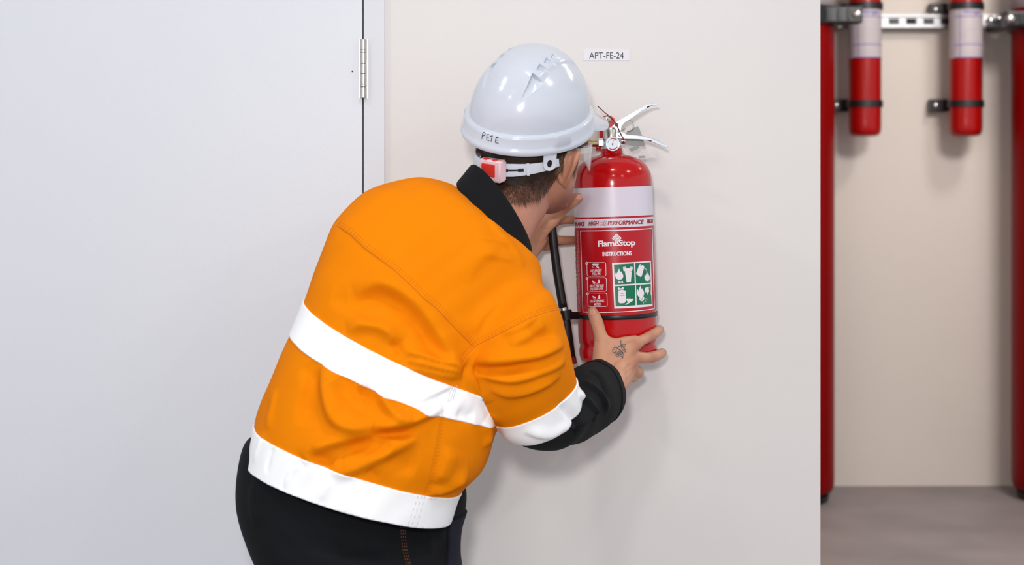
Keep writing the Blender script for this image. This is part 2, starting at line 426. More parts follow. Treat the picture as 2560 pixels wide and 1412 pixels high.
# ================================================================== cylinder bay
def gas_bottle(px, ybot, Y, r, label):
    p = P(px, ybot, Y); o = empty('gas_cylinder', p, label=label, category='gas cylinder', group='slim nitrogen cylinders on the bay wall')
    H = .86; prof = [(.01, .004), (r*.55, .001), (r*.8, .004), (r*.94, .014), (r*.99, .03), (r, .05), (r, H-.07), (r*.94, H-.04), (r*.75, H-.015), (r*.42, H), (r*.36, H+.03)]
    MB().lathe(prof, 48).build('cylinder_body', 'red_dull', o, smooth=True)
    MB().lathe([(.02, H+.03), (.024, H+.035), (.024, H+.075), (.012, H+.08), (.012, H+.11)], 20).tube([(0,0,H+.055), (0,-.06,H+.055)], .011).build('valve', 'brass', o, autosmooth=40)
    s = (Y+DC)/FPX
    z = lambda py: (ybot-py)*s
    z0, z1 = z(147), z(26); R = r+.0006; n = 48
    def band(mb, za, zb, a0, a1, rr, k=24, mi=0):
        v = []; 
        for i in range(k+1):
            a = a0+(a1-a0)*i/k; v += [(rr*math.sin(a), -rr*math.cos(a), za), (rr*math.sin(a), -rr*math.cos(a), zb)]
        mb.add(v, [(2*i, 2*i+2, 2*i+3, 2*i+1) for i in range(k)], mi)
    m = MB(); band(m, z0, z1, -2.4, 2.4, R, 48); lab = m.build('label', mat('bottle_label', S('#b3a9ac'), .5, noise=.05, nscale=20) if 'bottle_label' not in MATS else 'bottle_label', o, smooth=True)
    m = MB(); q = R+.0006
    for za in (z0+.002, z0+.055, z1-.032): band(m, za-.0015, za+.0015, -1.0, 1.5, q)
    for aa in (-.62,): 
        band(m, z0, z1, aa-.02, aa+.02, q, 2)
    v, f = text_mesh('Nitrogen', .01); 
    m.add([((q)*math.sin(-.42+t[0]*1.15), -q*math.cos(-.42+t[0]*1.15), z1-.026+t[1]*.022) for t in v], f)
    m.build('label_print', 'purple_ink', lab)
    m = MB()
    for za in (z0+.066, z0+.118): band(m, za-.001, za+.001, -.35, .85, q)
    for aa in (-.35, .85): band(m, z0+.066, z0+.118, aa-.012, aa+.012, q, 2)
    rr = random.Random(int(px))
    for k in range(16): band(m, z0+.012+k*.012, z0+.018+k*.012, -1.15, -.75-rr.random()*.15, q, 3)
    for k in range(4): band(m, z0+.016, z0+.024, -.5+k*.22, -.42+k*.22, q, 2)
    tag(m.build('label_frame', 'grey_ink', lab), kind='stuff')
    return o, p, s
def bracket(px, py, Y, r, Ywall, label, hz=32):
    s = (Y+DC)/FPX; p = P(px, py, Y); o = empty('cylinder_bracket', (p[0], Ywall, p[2]), label=label, category='bracket', group='black strap brackets of the slim cylinders')
    yb = Ywall-p[1]                              # wall plane relative to the bottle axis
    L, Rr, h = 48*s+r*.2, 0, hz*s/2
    # back plate with two lugs, strap over the bottle
    for sx, nm in ((-1, 'lug'), (1, 'lug')):
        x0, x1 = (-r-.055, -r+.02) if sx < 0 else (r-.02, r+.024)
        MB().box((x0, -.05, -h), (x1, -.002, h), bev=.004).build(nm, 'black_plastic', o)
        MB().lathe([(.013, 0), (.013, .006), (.009, .009)], 6, ((x0+.025) if sx < 0 else x1-.012, -.05, 0), (0,-1,0)).build('bolt', 'steel', o, autosmooth=30)
    MB().box((-r, -.02, -h*.8), (r, -.001, h*.8)).build('back_plate', 'black_plastic', o)
    n = 28; R0, R1 = r+.0015, r+.007; v = []; hh = h*.52
    for i in range(n+1):
        a = -math.pi/2-.15+(math.pi+.3)*i/n
        for q in (R0, R1):
            for zz in (-hh, hh): v.append((q*math.sin(a), -yb-q*math.cos(a), zz))
    f = []
    for i in range(n):
        b = 4*i; f += [(b, b+4, b+5, b+1), (b+2, b+3, b+7, b+6), (b+1, b+5, b+7, b+3), (b, b+2, b+6, b+4)]
    f += [(0,1,3,2), (4*n, 4*n+2, 4*n+3, 4*n+1)]
    mk('strap', v, f, 'black_rubber', o, autosmooth=40)
    return o
YW = 3.86
YB = 3.70; rb = 40.5*(YB+DC)/FPX
for px, yb, nm in ((2162, 341, 'slim red nitrogen cylinder strapped to the wall by the corner'), (2414.5, 341, 'slim red nitrogen cylinder strapped to the wall in the open middle of the bay')):
    gas_bottle(px, yb, YB, rb, nm)
    w_ = 'nearer the wall corner' if px < 2300 else 'in the middle of the bay'
    bracket(px, 260, YB, rb, YW-.004, 'black lower strap bracket of the slim cylinder '+w_)
    bracket(px, 17, YB, rb, YW-.004, 'black upper strap bracket of the slim cylinder '+w_)
def tall_cylinder(xedge, side, Y, r, label):
    s = (Y+DC)/FPX; X = P(xedge, 0, Y)[0]-side*r
    o = empty('suppression_cylinder', (X, Y, 0), label=label, category='gas cylinder', group='tall red suppression cylinders on the bay floor')
    MB().lathe([(r*.72, 0), (r*.86, .004), (r*.9, .03), (r*.8, .04)], 48).build('foot_ring', 'black_rubber', o, autosmooth=40)
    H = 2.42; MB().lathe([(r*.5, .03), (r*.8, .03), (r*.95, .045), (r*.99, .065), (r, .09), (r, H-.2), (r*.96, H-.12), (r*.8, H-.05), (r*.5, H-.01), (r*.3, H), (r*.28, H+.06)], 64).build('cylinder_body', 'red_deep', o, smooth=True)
    MB().lathe([(.05, H+.06), (.06, H+.07), (.06, H+.14), (.03, H+.15)], 24).build('valve', 'brass', o, autosmooth=40)
    z = HC-(10-CY)/FPX*(Y-r+DC)
    MB().lathe([(r+.001, z), (r+.001, z+.2)], 64).build('label', 'bottle_label', o, smooth=True)
    return o, X
YT, rt = 3.56, .19
o1, x1 = tall_cylinder(2084, 1, YT, rt, 'tall red suppression cylinder half hidden by the near wall edge')
o2, x2 = tall_cylinder(2533, -1, YT+.02, rt, 'tall red suppression cylinder at the right edge of the view')
# steel channel rail and clamp bands
zr0, zr1 = P(0, 70, YW-.06)[2], P(0, 36, YW-.06)[2]
rail = empty('mounting_rail', (1.95, YW-.005, zr0), label='galvanised slotted steel channel across the bay wall', category='rail')
xa, xb = 1.0, 2.75; m = MB(); t = .004; yr = -.055; hgt = zr1-zr0
m.box((xa-1.95, yr+.003, .006), (xb-1.95, -.001, hgt-.006), 0)
m.build('channel_web', 'rail_steel', rail)
MB().box((xa-1.95, yr-.004, 0), (xb-1.95, -.001, .012), bev=.002).build('channel_lip', 'rail_steel', rail)
MB().box((xa-1.95, yr-.004, hgt-.012), (xb-1.95, -.001, hgt), bev=.002).build('channel_lip', 'rail_steel', rail)
k = 0
x = xa-1.95+.03
while x < xb-1.95-.06:
    MB().box((x, yr+.001, .017), (x+.045, yr+.005, hgt-.017), bev=.001).build('slot', 'gap_dark' if k % 3 == 0 else 'black_plastic', rail); x += .075; k += 1
def band_clamp(X, Y, r, zc, h, side, label):
    o = empty('band_clamp', (X, Y, zc), label=label, category='clamp', group='black clamp bands of the tall cylinders')
    MB().lathe([(r+.002, -h), (r+.014, -h), (r+.016, -h+.004), (r+.016, h-.004), (r+.014, h), (r+.002, h)], 64).build('band', 'black_plastic', o, autosmooth=40)
    a = -.62*side if side > 0 else .5
    cx, cy = side*(r+.05)*.80, -(r+.02)*.60
    m = MB().box((cx-.075, cy-.035, -h*.95), (cx+.085, cy+.045, h*.9), bev=.008)
    m.build('clamp_block', 'black_plastic', o)
    for q in range(3): MB().box((cx-.06+q*.04, cy-.041, -h*.6), (cx-.045+q*.04, cy-.03, h*.6), bev=.002).build('rib', 'black_rubber', o)
    MB().lathe([(.020, 0), (.020, .006), (.013, .014)], 6, (cx+.06*side, cy-.035, 0), (0,-1,0)).build('bolt', 'steel', o, autosmooth=30)
    MB().box((side*(r+.03)-.02, 0, -h*.6), (side*(r+.03)+.02, YW-Y-.065, h*.6)).build('arm', 'black_plastic', o)
    return o
s = (YT-rt+DC)/FPX
zc = HC-(33-CY)*s
band_clamp(x1, YT, rt, zc, .038, 1, 'black clamp band with bolted block around the tall cylinder by the near wall')
o = band_clamp(x2, YT+.02, rt, HC-(43-CY)*s, .034, -1, 'black clamp band around the tall cylinder at the right edge')
bo = P(2474, 52, YW-.075)
b_ = empty('rail_bolt', bo, label='shiny hex bolt pair on the steel channel beside the right clamp', category='bolt')
MB().lathe([(.022, 0), (.022, .012), (.014, .018), (.014, .03), (.008, .034)], 6, (0,0,0), (0,-1,0)).build('bolt_head', 'chrome', b_, autosmooth=30)
MB().lathe([(.022, 0), (.022, .012), (.014, .018), (.014, .03), (.008, .034)], 6, (.036,0,.008), (0,-1,0)).build('bolt_head', 'chrome', b_, autosmooth=30)
MB().box((-.03, .0, -.022), (.066, .017, .028), bev=.002).build('plate', 'steel', b_)
# ================================================================== fire extinguisher on the wall
YX, RX = -.09, .0745
TH = math.radians(-1.9)
BX = P(1546.5, 905, YX)
ext = empty('fire_extinguisher', BX, (0, TH, 0), label='red fire extinguisher with white label band held against the wall', category='fire extinguisher')
MX = np.array(Matrix.Rotation(TH, 3, 'Y'))
def toX(p): return MX.T@(np.asarray(p, float)-BX)          # world -> extinguisher frame
def E(px, py, Y=YX): return toX(P(px, py, Y))
def LBL(px, py):
    o, dv = ray(px, py); o = toX(o); dv = MX.T@np.array(dv)
    a = dv[0]**2+dv[1]**2; b = 2*(o[0]*dv[0]+o[1]*dv[1]); c = o[0]**2+o[1]**2-RX**2
    disc = max(0, b*b-4*a*c); t = (-b-math.sqrt(disc))/(2*a); p = o+t*dv
    return math.atan2(p[0], -p[1]), p[2]
def cyl(a, z, off): r = RX+off; return (r*math.sin(a), -r*math.cos(a), z)
def zc_(py): return LBL(1538, py)[1]
z_lab0, z_lab1 = zc_(782), zc_(467.5)
prof = [(.01, .006), (.055, .002), (.066, .003), (.0715, .008), (.0735, .016), (.0738, .026), (.0725, .031), (.0712, .034), (.0725, .037), (.0740, .043), (RX, .052),
        (RX, .335)]
for q, zz in ((.0742, .345), (.0725, .356), (.069, .365), (.063, .374), (.055, .381), (.045, .3865), (.034, .390), (.026, .392), (.0215, .394), (.0200, .397), (.0198, .4005), (.0198, .406)): prof.append((q, zz))
MB().lathe(prof, 96).build('cylinder_body', 'red_paint', ext, smooth=True)
def band(mb, za, zb, a0, a1, off, k=24, mi=0):
    v = []
    for i in range(k+1):
        a = a0+(a1-a0)*i/k; v += [cyl(a, za, off), cyl(a, zb, off)]
    mb.add(v, [(2*i, 2*i+2, 2*i+3, 2*i+1) for i in range(k)], mi)
def poly(mb, pts, off, mi=0, conv=None):
    q = [LBL(*(conv(*p) if conv else p)) for p in pts]
    pt = [np.array([a*RX, z]) for a, z in q]; V = []; F = []
    def emit(a, b, c, dpt):
        if dpt < 4 and max(np.abs(a-b)[0], np.abs(b-c)[0], np.abs(c-a)[0]) > .0022:
            ab, bc, ca = (a+b)/2, (b+c)/2, (c+a)/2
            for t in ((a, ab, ca), (ab, b, bc), (ca, bc, c), (ab, bc, ca)): emit(*t, dpt+1)
            return
        d1, d2 = b-a, c-a
        if d1[0]*d2[1]-d1[1]*d2[0] < 0: b, c = c, b
        n = len(V); V.extend(cyl(x[0]/RX, x[1], off) for x in (a, b, c)); F.append((n, n+1, n+2))
    for t in tessellate_polygon([[Vector((x[0], x[1], 0)) for x in pt]]): emit(*[pt[i] for i in t], 0)
    mb.add(V, F, mi)
def quad(mb, p00, p10, p11, p01, off, k=10, mi=0, conv=None):     # corners bl, br, tr, tl
    q = [np.array(LBL(*(conv(*p) if conv else p))) for p in (p00, p10, p11, p01)]; v = []
    for i in range(k+1):
        t = i/k; lo = q[0]*(1-t)+q[1]*t; hi = q[3]*(1-t)+q[2]*t; v += [cyl(*lo, off), cyl(*hi, off)]
    mb.add(v, [(2*i, 2*i+2, 2*i+3, 2*i+1) for i in range(k)], mi)
def line(mb, pts, wpx, off, mi=0, conv=None, sc=1):
    q = [conv(*p) if conv else p for p in pts]
    wp = wpx/2
    for (x0, y0), (x1, y1) in zip(q[:-1], q[1:]):
        L = math.hypot(x1-x0, y1-y0) or 1; nx, ny = -(y1-y0)/L*wp, (x1-x0)/L*wp; ex, ey = (x1-x0)/L*wp*.5, (y1-y0)/L*wp*.5
        quad(mb, (x0+nx-ex, y0+ny-ey), (x1+nx+ex, y1+ny+ey), (x1-nx+ex, y1-ny+ey), (x0-nx-ex, y0-ny-ey), off, max(1, int(L/12)), mi)
def text(mb, s, bl, br, h, off, mi=0, bold=.02, shear=0, space=1.0, conv=None, heavy=0):
    """text fitted between baseline ends bl, br (pixels) with cap height h pixels"""
    v, f = text_mesh(s, bold, shear, space)
    if conv: bl, br = conv(*bl), conv(*br)
    dx, dy = br[0]-bl[0], br[1]-bl[1]; L = math.hypot(dx, dy); ux, uy = dx/L, dy/L; nx, ny = uy, -ux
    for k, (ox, oy) in enumerate([(0, 0)] if not heavy else [(-heavy, 0), (heavy, 0), (0, heavy*.6), (0, -heavy*.6)]):
        V = []
        for x, y in v:
            px = bl[0]+ux*L*x+nx*h*y+ox; py = bl[1]+uy*L*x+ny*h*y+oy; V.append(cyl(*LBL(px, py), off+k*.00003))
        mb.add(V, f, mi)
c1 = lambda X, Y: (1420+X/5.883, 440+Y/5.883)
c2 = lambda X, Y: (1420+X/5.883, 620+Y/5.883)
m = MB(); band(m, z_lab0, z_lab1, -math.pi, math.pi, .0003, 96)
lab = m.build('label', 'label_red', ext, smooth=True)
zz = lambda Y: LBL(*c1(690, Y))[1]
m = MB(); band(m, zz(596), z_lab1, -math.pi, math.pi, .0005, 96); m.build('white_band', 'label_white', lab, smooth=True)
m = MB(); band(m, zz(755), zz(625), -math.pi, math.pi, .0005, 96); m.build('slogan_band', 'label_white', lab, smooth=True)
m = MB()
text(m, 'HIGH', (308, 733), (455, 727), 62/5.883, .0008, bold=0, heavy=.5, shear=.25, conv=c1)
text(m, 'PERFORMANCE', (586, 724), (1112, 704), 62/5.883, .0008, bold=0, heavy=.5, shear=.25, conv=c1)
text(m, 'ANCE', (145, 738), (250, 735), 62/5.883, .0008, bold=0, heavy=.5, shear=.25, conv=c1)
text(m, 'M', (112, 739), (142, 738), 62/5.883, .0008, bold=0, heavy=.5, shear=.25, conv=c1)
text(m, 'HIGH', (1160, 697), (1246, 692), 60/5.883, .0008, bold=0, heavy=.5, shear=.25, conv=c1)
# speeding emblem between the words
def ring_px(mb, cx, cy, r, wd, off, conv, a0=0, a1=2*math.pi, k=16):
    line(mb, [(cx+r*math.cos(a0+(a1-a0)*i/k), cy+r*math.sin(a0+(a1-a0)*i/k)) for i in range(k+1)], wd, off, 0, conv)
ring_px(m, 540, 693, 36, .8, .0008, c1, -2.0, 2.0)
for y, x0 in ((662, 480), (684, 470), (706, 484), (722, 476)): line(m, [(x0, y+3), (530, y)], .7, .0008, 0, c1)
line(m, [(540, 668), (562, 692), (540, 716), (519, 693), (540, 668)], .8, .0008, 0, c1)
m.build('slogan_lettering', 'label_ink', lab)
m = MB()
# frame
line(m, [(190, 806), (1232, 770)], 2.2, .0008, 0, c1); line(m, [(190, 806), (225, 2000)], 1.6, .0008, 0, c1); line(m, [(1232, 770), (1264, 1948)], 1.6, .0008, 0, c1)
line(m, [c2(225, 938), c2(1264, 888)], 1.8, .0008)
lf = m.build('label_frame', 'print_white', lab)
m = MB()
text(m, 'FlameStop', (445, 1068), (990, 1046), 118/5.883, .0009, bold=.022, space=.92, conv=c1)
m.build('brand_lettering', 'print_white', lab)
m = MB(); poly(m, [(712, 845), (790, 912), (720, 978), (643, 917)], .0009, conv=c1)
lg = m.build('emblem', 'print_white', lab)
m = MB(); line(m, [(713, 868), (766, 913), (719, 957), (665, 917), (713, 868)], .8, .0011, 0, c1)
line(m, [(700, 930), (697, 910), (712, 892), (718, 912), (728, 898), (738, 915), (728, 934), (716, 940), (700, 930)], .7, .0011, 0, c1)
m.build('emblem_outline', 'label_red', lab)
m = MB(); text(m, 'INSTRUCTIONS', (512, 1178), (934, 1165), 60/5.883, .0009, bold=.01, heavy=.35, conv=c1); m.build('heading_lettering', 'print_white', lab)
# three step boxes
def rrect(x0, y0, x1, y1, sk, r=26, k=4):
    pts = []
    for cx, cy, a in ((x1-r, y0+r, -90), (x1-r, y1-r, 0), (x0+r, y1-r, 90), (x0+r, y0+r, 180)):
        for i in range(k+1): b = math.radians(a+90*i/k); pts.append((cx+r*math.cos(b)+(cy+r*math.sin(b)-y0)*sk, cy+r*math.sin(b)))
    return pts
for (x0, y0, x1, y1, l1, l2, no) in ((282, 212, 556, 412, 'USE UPRIGHT', 'PULL PIN', '1'), (288, 436, 566, 634, 'AIM AT FIRE BASE', 'SQUEEZE LEVER', '2'), (294, 660, 574, 858, 'USE IN SWEEPING', 'MOTION', '3')):
    m = MB(); pts = rrect(x0, y0, x1, y1, .03); line(m, pts+[pts[0]], 1.25, .0009, 0, c2)
    poly(m, [(x0-2+19*math.cos(i*.524), y0+10+21*math.sin(i*.524)) for i in range(12)], .001, conv=c2)
    w1 = 165 if no == '1' else 205; cx = (x0+x1)/2-2
    text(m, l1, (cx-w1/2, y0+142), (cx+w1/2, y0+136), 40/5.883, .001, bold=.02, conv=c2)
    w2 = 112 if no == '1' else (188 if no == '2' else 106)
    text(m, l2, (cx-w2/2+6, y0+188), (cx+w2/2+6, y0+183), 40/5.883, .001, bold=.02, conv=c2)
    if no == '1':
        poly(m, [(355, 235), (380, 228), (458, 230), (450, 242), (360, 245)], .001, conv=c2)
        line(m, [(372, 262), (395, 252), (430, 252), (438, 266), (420, 275), (455, 300)], 1.3, .001, 0, c2); poly(m, [(425, 262), (440, 252), (466, 302), (446, 292)], .001, conv=c2)
        line(m, [(372, 264), (366, 280), (385, 292), (420, 296)], .8, .001, 0, c2)
    else:
        poly(m, [(x0+72, y0+40), (x0+86, y0+44), (x0+118, y0+58), (x0+124, y0+70), (x0+92, y0+74), (x0+74, y0+62)], .001, conv=c2)
        line(m, [(x0+84, y0+74), (x0+90, y0+90), (x0+108, y0+92), (x0+116, y0+78)], .9, .001, 0, c2)
        poly(m, [(x0+150, y0+60), (x0+162, y0+34), (x0+168, y0+18), (x0+178, y0+40), (x0+184, y0+66), (x0+176, y0+84), (x0+158, y0+84)], .001, conv=c2)
        poly(m, [(x0+134, y0+92), (x0+142, y0+76), (x0+150, y0+92)], .001, conv=c2)
    b = m.build('step_box', 'print_white', lab)
    m = MB(); text(m, no, (x0-8, y0+18), (x0+3, y0+18), 17/5.883, .0013, bold=.02, conv=c2); m.build('step_number', 'label_ink', lab)
# green pictogram panel
m = MB(); quad(m, (682, 888), (1238, 850), (1212, 185), (648, 218), .0009, 24, conv=c2); m.build('pictogram_panel', 'print_white', lab)
G = [[(676, 240), (966, 222), (978, 522), (690, 538)], [(984, 222), (1198, 208), (1210, 508), (996, 522)], [(690, 560), (980, 545), (990, 840), (702, 856)], [(996, 542), (1210, 528), (1224, 822), (1008, 838)]]
def rq(q, r=.07):
    q = [np.array(p, float) for p in q]; out = []
    for i in range(4):
        a, b, c = q[i-1], q[i], q[(i+1) % 4]
        for t in (r, ): out += [tuple(b+(a-b)*r), tuple(b+(a-b)*r*.25+(c-b)*r*.25), tuple(b+(c-b)*r)]
    return out
for q in G:
    m = MB(); quad(m, q[3], q[2], q[1], q[0], .0011, 16, conv=c2); m.build('pictogram_tile', 'label_green', lab)
FL = [(0, 1), (-.32, .92), (-.48, .7), (-.5, .5), (-.36, .3), (-.3, .48), (-.2, .3), (-.12, .15), (0, -.0), (.08, .2), (.2, .32), (.24, .24), (.38, .42), (.48, .55), (.5, .72), (.42, .88), (.25, .97)]
def flame(mb, cx, top, w_, h, mi=0): poly(mb, [(cx+x*w_, top+y*h) for x, y in FL], .0013, mi, c2)
m = MB(); flame(m, 752, 300, 118, 165)
poly(m, [(735, 505), (800, 478), (808, 492), (745, 515)], .0013, conv=c2); poly(m, [(745, 480), (812, 500), (806, 512), (740, 494)], .0013, conv=c2)
poly(m, [(832, 332), (850, 300), (915, 296), (935, 322), (920, 498), (860, 502)], .0013, conv=c2)
for x, sgn in ((828, -1), (925, 1)):
    for k, dx in enumerate((-18, -4, 12, 24)): poly(m, [(x-8+dx*.3, 340), (x+dx-5, 270+abs(k-1.5)*9), (x+dx+3, 262+abs(k-1.5)*9), (x+8+dx*.3, 330)], .0013, conv=c2)
m.build('pictogram', 'print_white', lab)
m = MB(); poly(m, [(1052, 232), (1112, 262), (1115, 280), (1078, 412), (1060, 424), (1000, 385), (997, 370), (1040, 250)], .0013, conv=c2)
line(m, [(1110, 296), (1135, 305), (1148, 330), (1152, 350)], 1.2, .0013, 0, c2); flame(m, 1156, 345, 78, 140); line(m, [(1130, 496), (1192, 492)], .8, .0013, 0, c2)
m.build('pictogram', 'print_white', lab)
m = MB(); poly(m, [(738, 640), (742, 628), (790, 612), (842, 625), (848, 640), (852, 780), (828, 808), (765, 812), (742, 795)], .0013, conv=c2)
poly(m, [(740, 618), (738, 585), (750, 575), (760, 592), (785, 590), (800, 572), (818, 580), (812, 612), (790, 606), (765, 612)], .0013, conv=c2)
poly(m, [(835, 826), (930, 768), (942, 780), (848, 836)], .0013, conv=c2)
poly(m, [(868, 785), (852, 745), (880, 732), (892, 752), (905, 725), (918, 745), (935, 740), (962, 742), (950, 772), (920, 790), (890, 790)], .0013, conv=c2)
m.build('pictogram', 'print_white', lab)
m = MB(); flame(m, 1060, 550, 105, 170); poly(m, [(1078+36*math.cos(i*.393), 740+42*math.sin(i*.393)) for i in range(16)], .0015, conv=c2)
poly(m, [(1126, 590), (1150, 572), (1178, 570), (1186, 640), (1165, 660), (1122, 630)], .0013, conv=c2)
for x, y in ((1130, 625), (1148, 640), (1160, 652)): line(m, [(x, y), (x+4, y+26)], 1.2, .0013, 0, c2)
line(m, [(1180, 572), (1200, 580), (1205, 650), (1214, 690)], 1.0, .0013, 0, c2)
line(m, [(1120, 745), (1140, 738), (1150, 752), (1172, 745)], 1.0, .0013, 0, c2); line(m, [(1125, 770), (1140, 788)], 1.0, .0013, 0, c2); line(m, [(1112, 788), (1104, 812)], 1.0, .0013, 0, c2)
m.build('pictogram', 'print_white', lab)
m = MB()
for x, y in ((1066, 728), (1090, 726)): line(m, [(x, y), (x-3, y+22)], 1.1, .0017, 0, c2)
line(m, [(1078, 750), (1078, 768)], 1.1, .0017, 0, c2)
for y0 in (655, 685): line(m, [(740, y0), (795, y0+14), (850, y0)], .7, .0015, 0, c2)
line(m, [(838, 352), (930, 342)], .6, .0015, 0, c2)
poly(m, [(1062, 248), (1084, 262), (1080, 268), (1058, 256)], .0015, conv=c2)
tag(m.build('pictogram_detail', 'label_green', lab), kind='stuff')
# vertical lines of print at both sides
m = MB(); text(m, 'STORED PRESSURE FIRE EXTINGUISHER', (1452.5, 779), (1447.5, 576), 4.6, .0009, bold=.02)
text(m, '4.5KG ABE POWDER TYPE', (1444.2, 779), (1439.8, 576), 4.2, .0009, bold=.03); m.build('side_lettering', 'print_faint', lab)
m = MB(); rs_ = random.Random(3); y_ = 572.0                      # small print too fine to read: short strokes
while y_ < 752:
    ln = rs_.uniform(1.2, 3.4); x_ = 1632.8+(y_-568)*.042
    if rs_.random() > .16: line(m, [(x_-1.6, y_), (x_+1.6, y_-.1)], ln*.55, .0009)
    y_ += ln+rs_.uniform(.5, 1.4)
tag(m.build('side_print', 'print_faint', lab), kind='stuff')

# black strap round the body
zs = zc_(794); m = MB()
m.lathe([(RX+.0004, zs-.0042), (RX+.0016, zs-.0041), (RX+.0019, zs-.0036), (RX+.0019, zs+.0036), (RX+.0016, zs+.0041), (RX+.0004, zs+.0042)], 96)
st = m.build('strap', 'black_plastic', ext, autosmooth=50)
# hose clip on the strap: block, ring
hoseY = -.112
hp = [(1468, 358, -.094), (1425, 366, -.10), (1395, 400, -.108), (1380, 460, -.112), (1378, 530, -.113), (1383, 600, -.113), (1393, 680, -.113), (1408, 770, -.112)]
a = E(1444, 789, YX-.012); b = E(1421, 788, hoseY)
MB().tube([a, (a+b)/2, b], [.0075, .0072, .0095], 10).lathe([(.0092, -.009), (.0125, -.009), (.0125, .009), (.0092, .009)], 24, E(1414, 787, hoseY), E(1411.5, 770, hoseY)-E(1416, 800, hoseY)).build('hose_clip', 'black_plastic', ext, autosmooth=40)
MB().tube(cat([E(*q) for q in hp], 6), .0083, 18).build('hose', 'black_rubber', ext, smooth=True)
MB().tube([E(1408, 768, hoseY), E(1412, 790, hoseY)], .0088, 18).build('ferrule', 'steel', ext, autosmooth=40)
MB().tube([E(1411, 786, hoseY), E(1414, 805, hoseY), E(1418, 840, hoseY), E(1424, 894, hoseY)], [.0088, .0098, .0102, .0112], 20).build('nozzle', 'black_plastic', ext, autosmooth=40)
MB().tube([E(1424.5, 892, hoseY), E(1426.5, 909, hoseY)], [.0116, .0122], 20).build('nozzle_end', mat('nozzle_red', S('#8a2320'), .4, noise=.1), ext, autosmooth=40)
# valve
def extrude(mb, pts, yc, hw, mi=0, Y=None):
    q = [E(x, y, yc) for x, y in pts]; n = len(q); y0 = q[0][1]
    v = [(p[0], y0-hw, p[2]) for p in q]+[(p[0], y0+hw, p[2]) for p in q]
    tri = tessellate_polygon([[Vector((p[0], p[2], 0)) for p in q]])
    f = []
    for t in tri:
        A, B, Cc = [np.array(v[i]) for i in t]
        if np.cross(B-A, Cc-A)[1] > 0: t = t[::-1]
        f.append(tuple(t)); f.append(tuple(i+n for i in t[::-1]))
    ar = sum(q[i][0]*q[(i+1) % n][2]-q[(i+1) % n][0]*q[i][2] for i in range(n))
    for i in range(n):
        j = (i+1) % n; f.append((i, i+n, j+n, j) if ar > 0 else (i, j, j+n, i+n))
    mb.add(v, f, mi)
def bevel(o, wd=.0022):
    md = o.modifiers.new('bevel', 'BEVEL'); md.width = wd; md.segments = 3; md.limit_method = 'ANGLE'; md.angle_limit = math.radians(50); md.use_clamp_overlap = True
    return o
m = MB().lathe([(.0205, .404), (.0205, .409), (.0165, .4105), (.0165, .418), (.0145, .420), (.0145, .440), (.012, .444)], 32)
m.tube([E(1531, 360, YX), E(1531, 360, YX-.022)], .0105, 20)
m.tube([E(1553, 352, YX), E(1562, 352, YX)], .006, 14)
m.build('valve_body', 'steel', ext, autosmooth=35)
m = MB().lathe([(.0075, 0), (.0095, .001), (.0095, .010), (.0075, .011)], 6, E(1495, 358, YX), (1, 0, 0)); m.build('hex_nut', 'chrome', ext, autosmooth=30)
m = MB().tube([E(1497, 359, YX), E(1461, 358, -.0945)], [.0066, .0066], 16); m.build('hose_connector', 'brass', ext, autosmooth=40)
gc = E(1531, 360, YX-.024); ax = (.03, -1, 0)
g = MB().lathe([(.0115, -.004), (.0140, -.003), (.0142, .006), (.0132, .0075), (.0122, .0075), (.0120, .005)], 40, gc, ax).build('gauge', 'chrome', ext, autosmooth=40)
MB().lathe([(.002, .0046), (.0122, .0046)], 40, gc, ax).build('gauge_dial', 'gauge_face', g)
MB().lathe([(.009, .0050), (.0122, .0050)], 40, gc, ax).build('gauge_rim', 'red_plastic', g) if False else None
def arc3(c, r, a0, a1, wd, off):
    v = []; k = 16
    for i in range(k+1):
        a = a0+(a1-a0)*i/k
        for q in (r-wd/2, r+wd/2): v.append((c[0]+q*math.cos(a), c[1]-off, c[2]+q*math.sin(a)))
    return v, [(2*i, 2*i+2, 2*i+3, 2*i+1) for i in range(k)]
m = MB().add(*arc3(gc, .0102, -2.6, -.6, .0022, .0052)).add(*arc3(gc, .0102, .7, 1.9, .0022, .0052)); m.build('gauge_scale', 'red_plastic', g)
m = MB().add(*arc3(gc, .0092, 1.95, 2.9, .0012, .0053)).tube([gc+np.array([-.001, -.0055, -.003]), gc+np.array([.0018, -.0055, .007])], .0005, 6).lathe([(.0012, .0048), (.0018, .0062), (.0005, .0066)], 12, gc, ax); m.build('gauge_needle', 'tag_metal', g)
m = MB(); extrude(m, [(1540,305),(1556,295),(1573,285),(1590,275),(1607,267),(1624,261),(1638,258),(1646,259),(1643,262.5),(1629,264.5),(1604,278),(1582,294),(1561,307),(1554,315),(1552,327),(1546,331),(1529,339),(1522,323),(1530,316)], YX-.002, .0085)
bevel(m.build('squeeze_lever', 'chrome', ext, autosmooth=45))
m = MB(); extrude(m, [(1530,340),(1540,333),(1553,329),(1568,337),(1588,338),(1607,340),(1632,347),(1646,353),(1658,360),(1669,367.5),(1666,370.5),(1641,359.5),(1615,351),(1594,349),(1573,348.5),(1556,348),(1542,346)], YX-.001, .0105)
bevel(m.build('carry_handle', 'chrome', ext, autosmooth=45))
m = MB()
for q in ((1546, 328.5), (1549, 339)): m.lathe([(.0020, 0), (.0021, .0007), (.0012, .0014)], 14, E(*q, YX-.0125 if q[1] > 330 else YX-.0105), (0,-1,0))
m.build('rivet', 'steel', ext, autosmooth=40)
rc = E(1570, 313, YX); m = MB().tube([rc+.0105*np.array([math.cos(t), .25*math.sin(t), math.sin(t)]) for t in np.linspace(-2.4, 2.9, 30)], .0010, 8)
m.tube([E(1549, 330, YX-.012), E(1562, 322, YX)], .0013, 8); m.build('safety_pin', 'hinge_steel', ext, smooth=True)
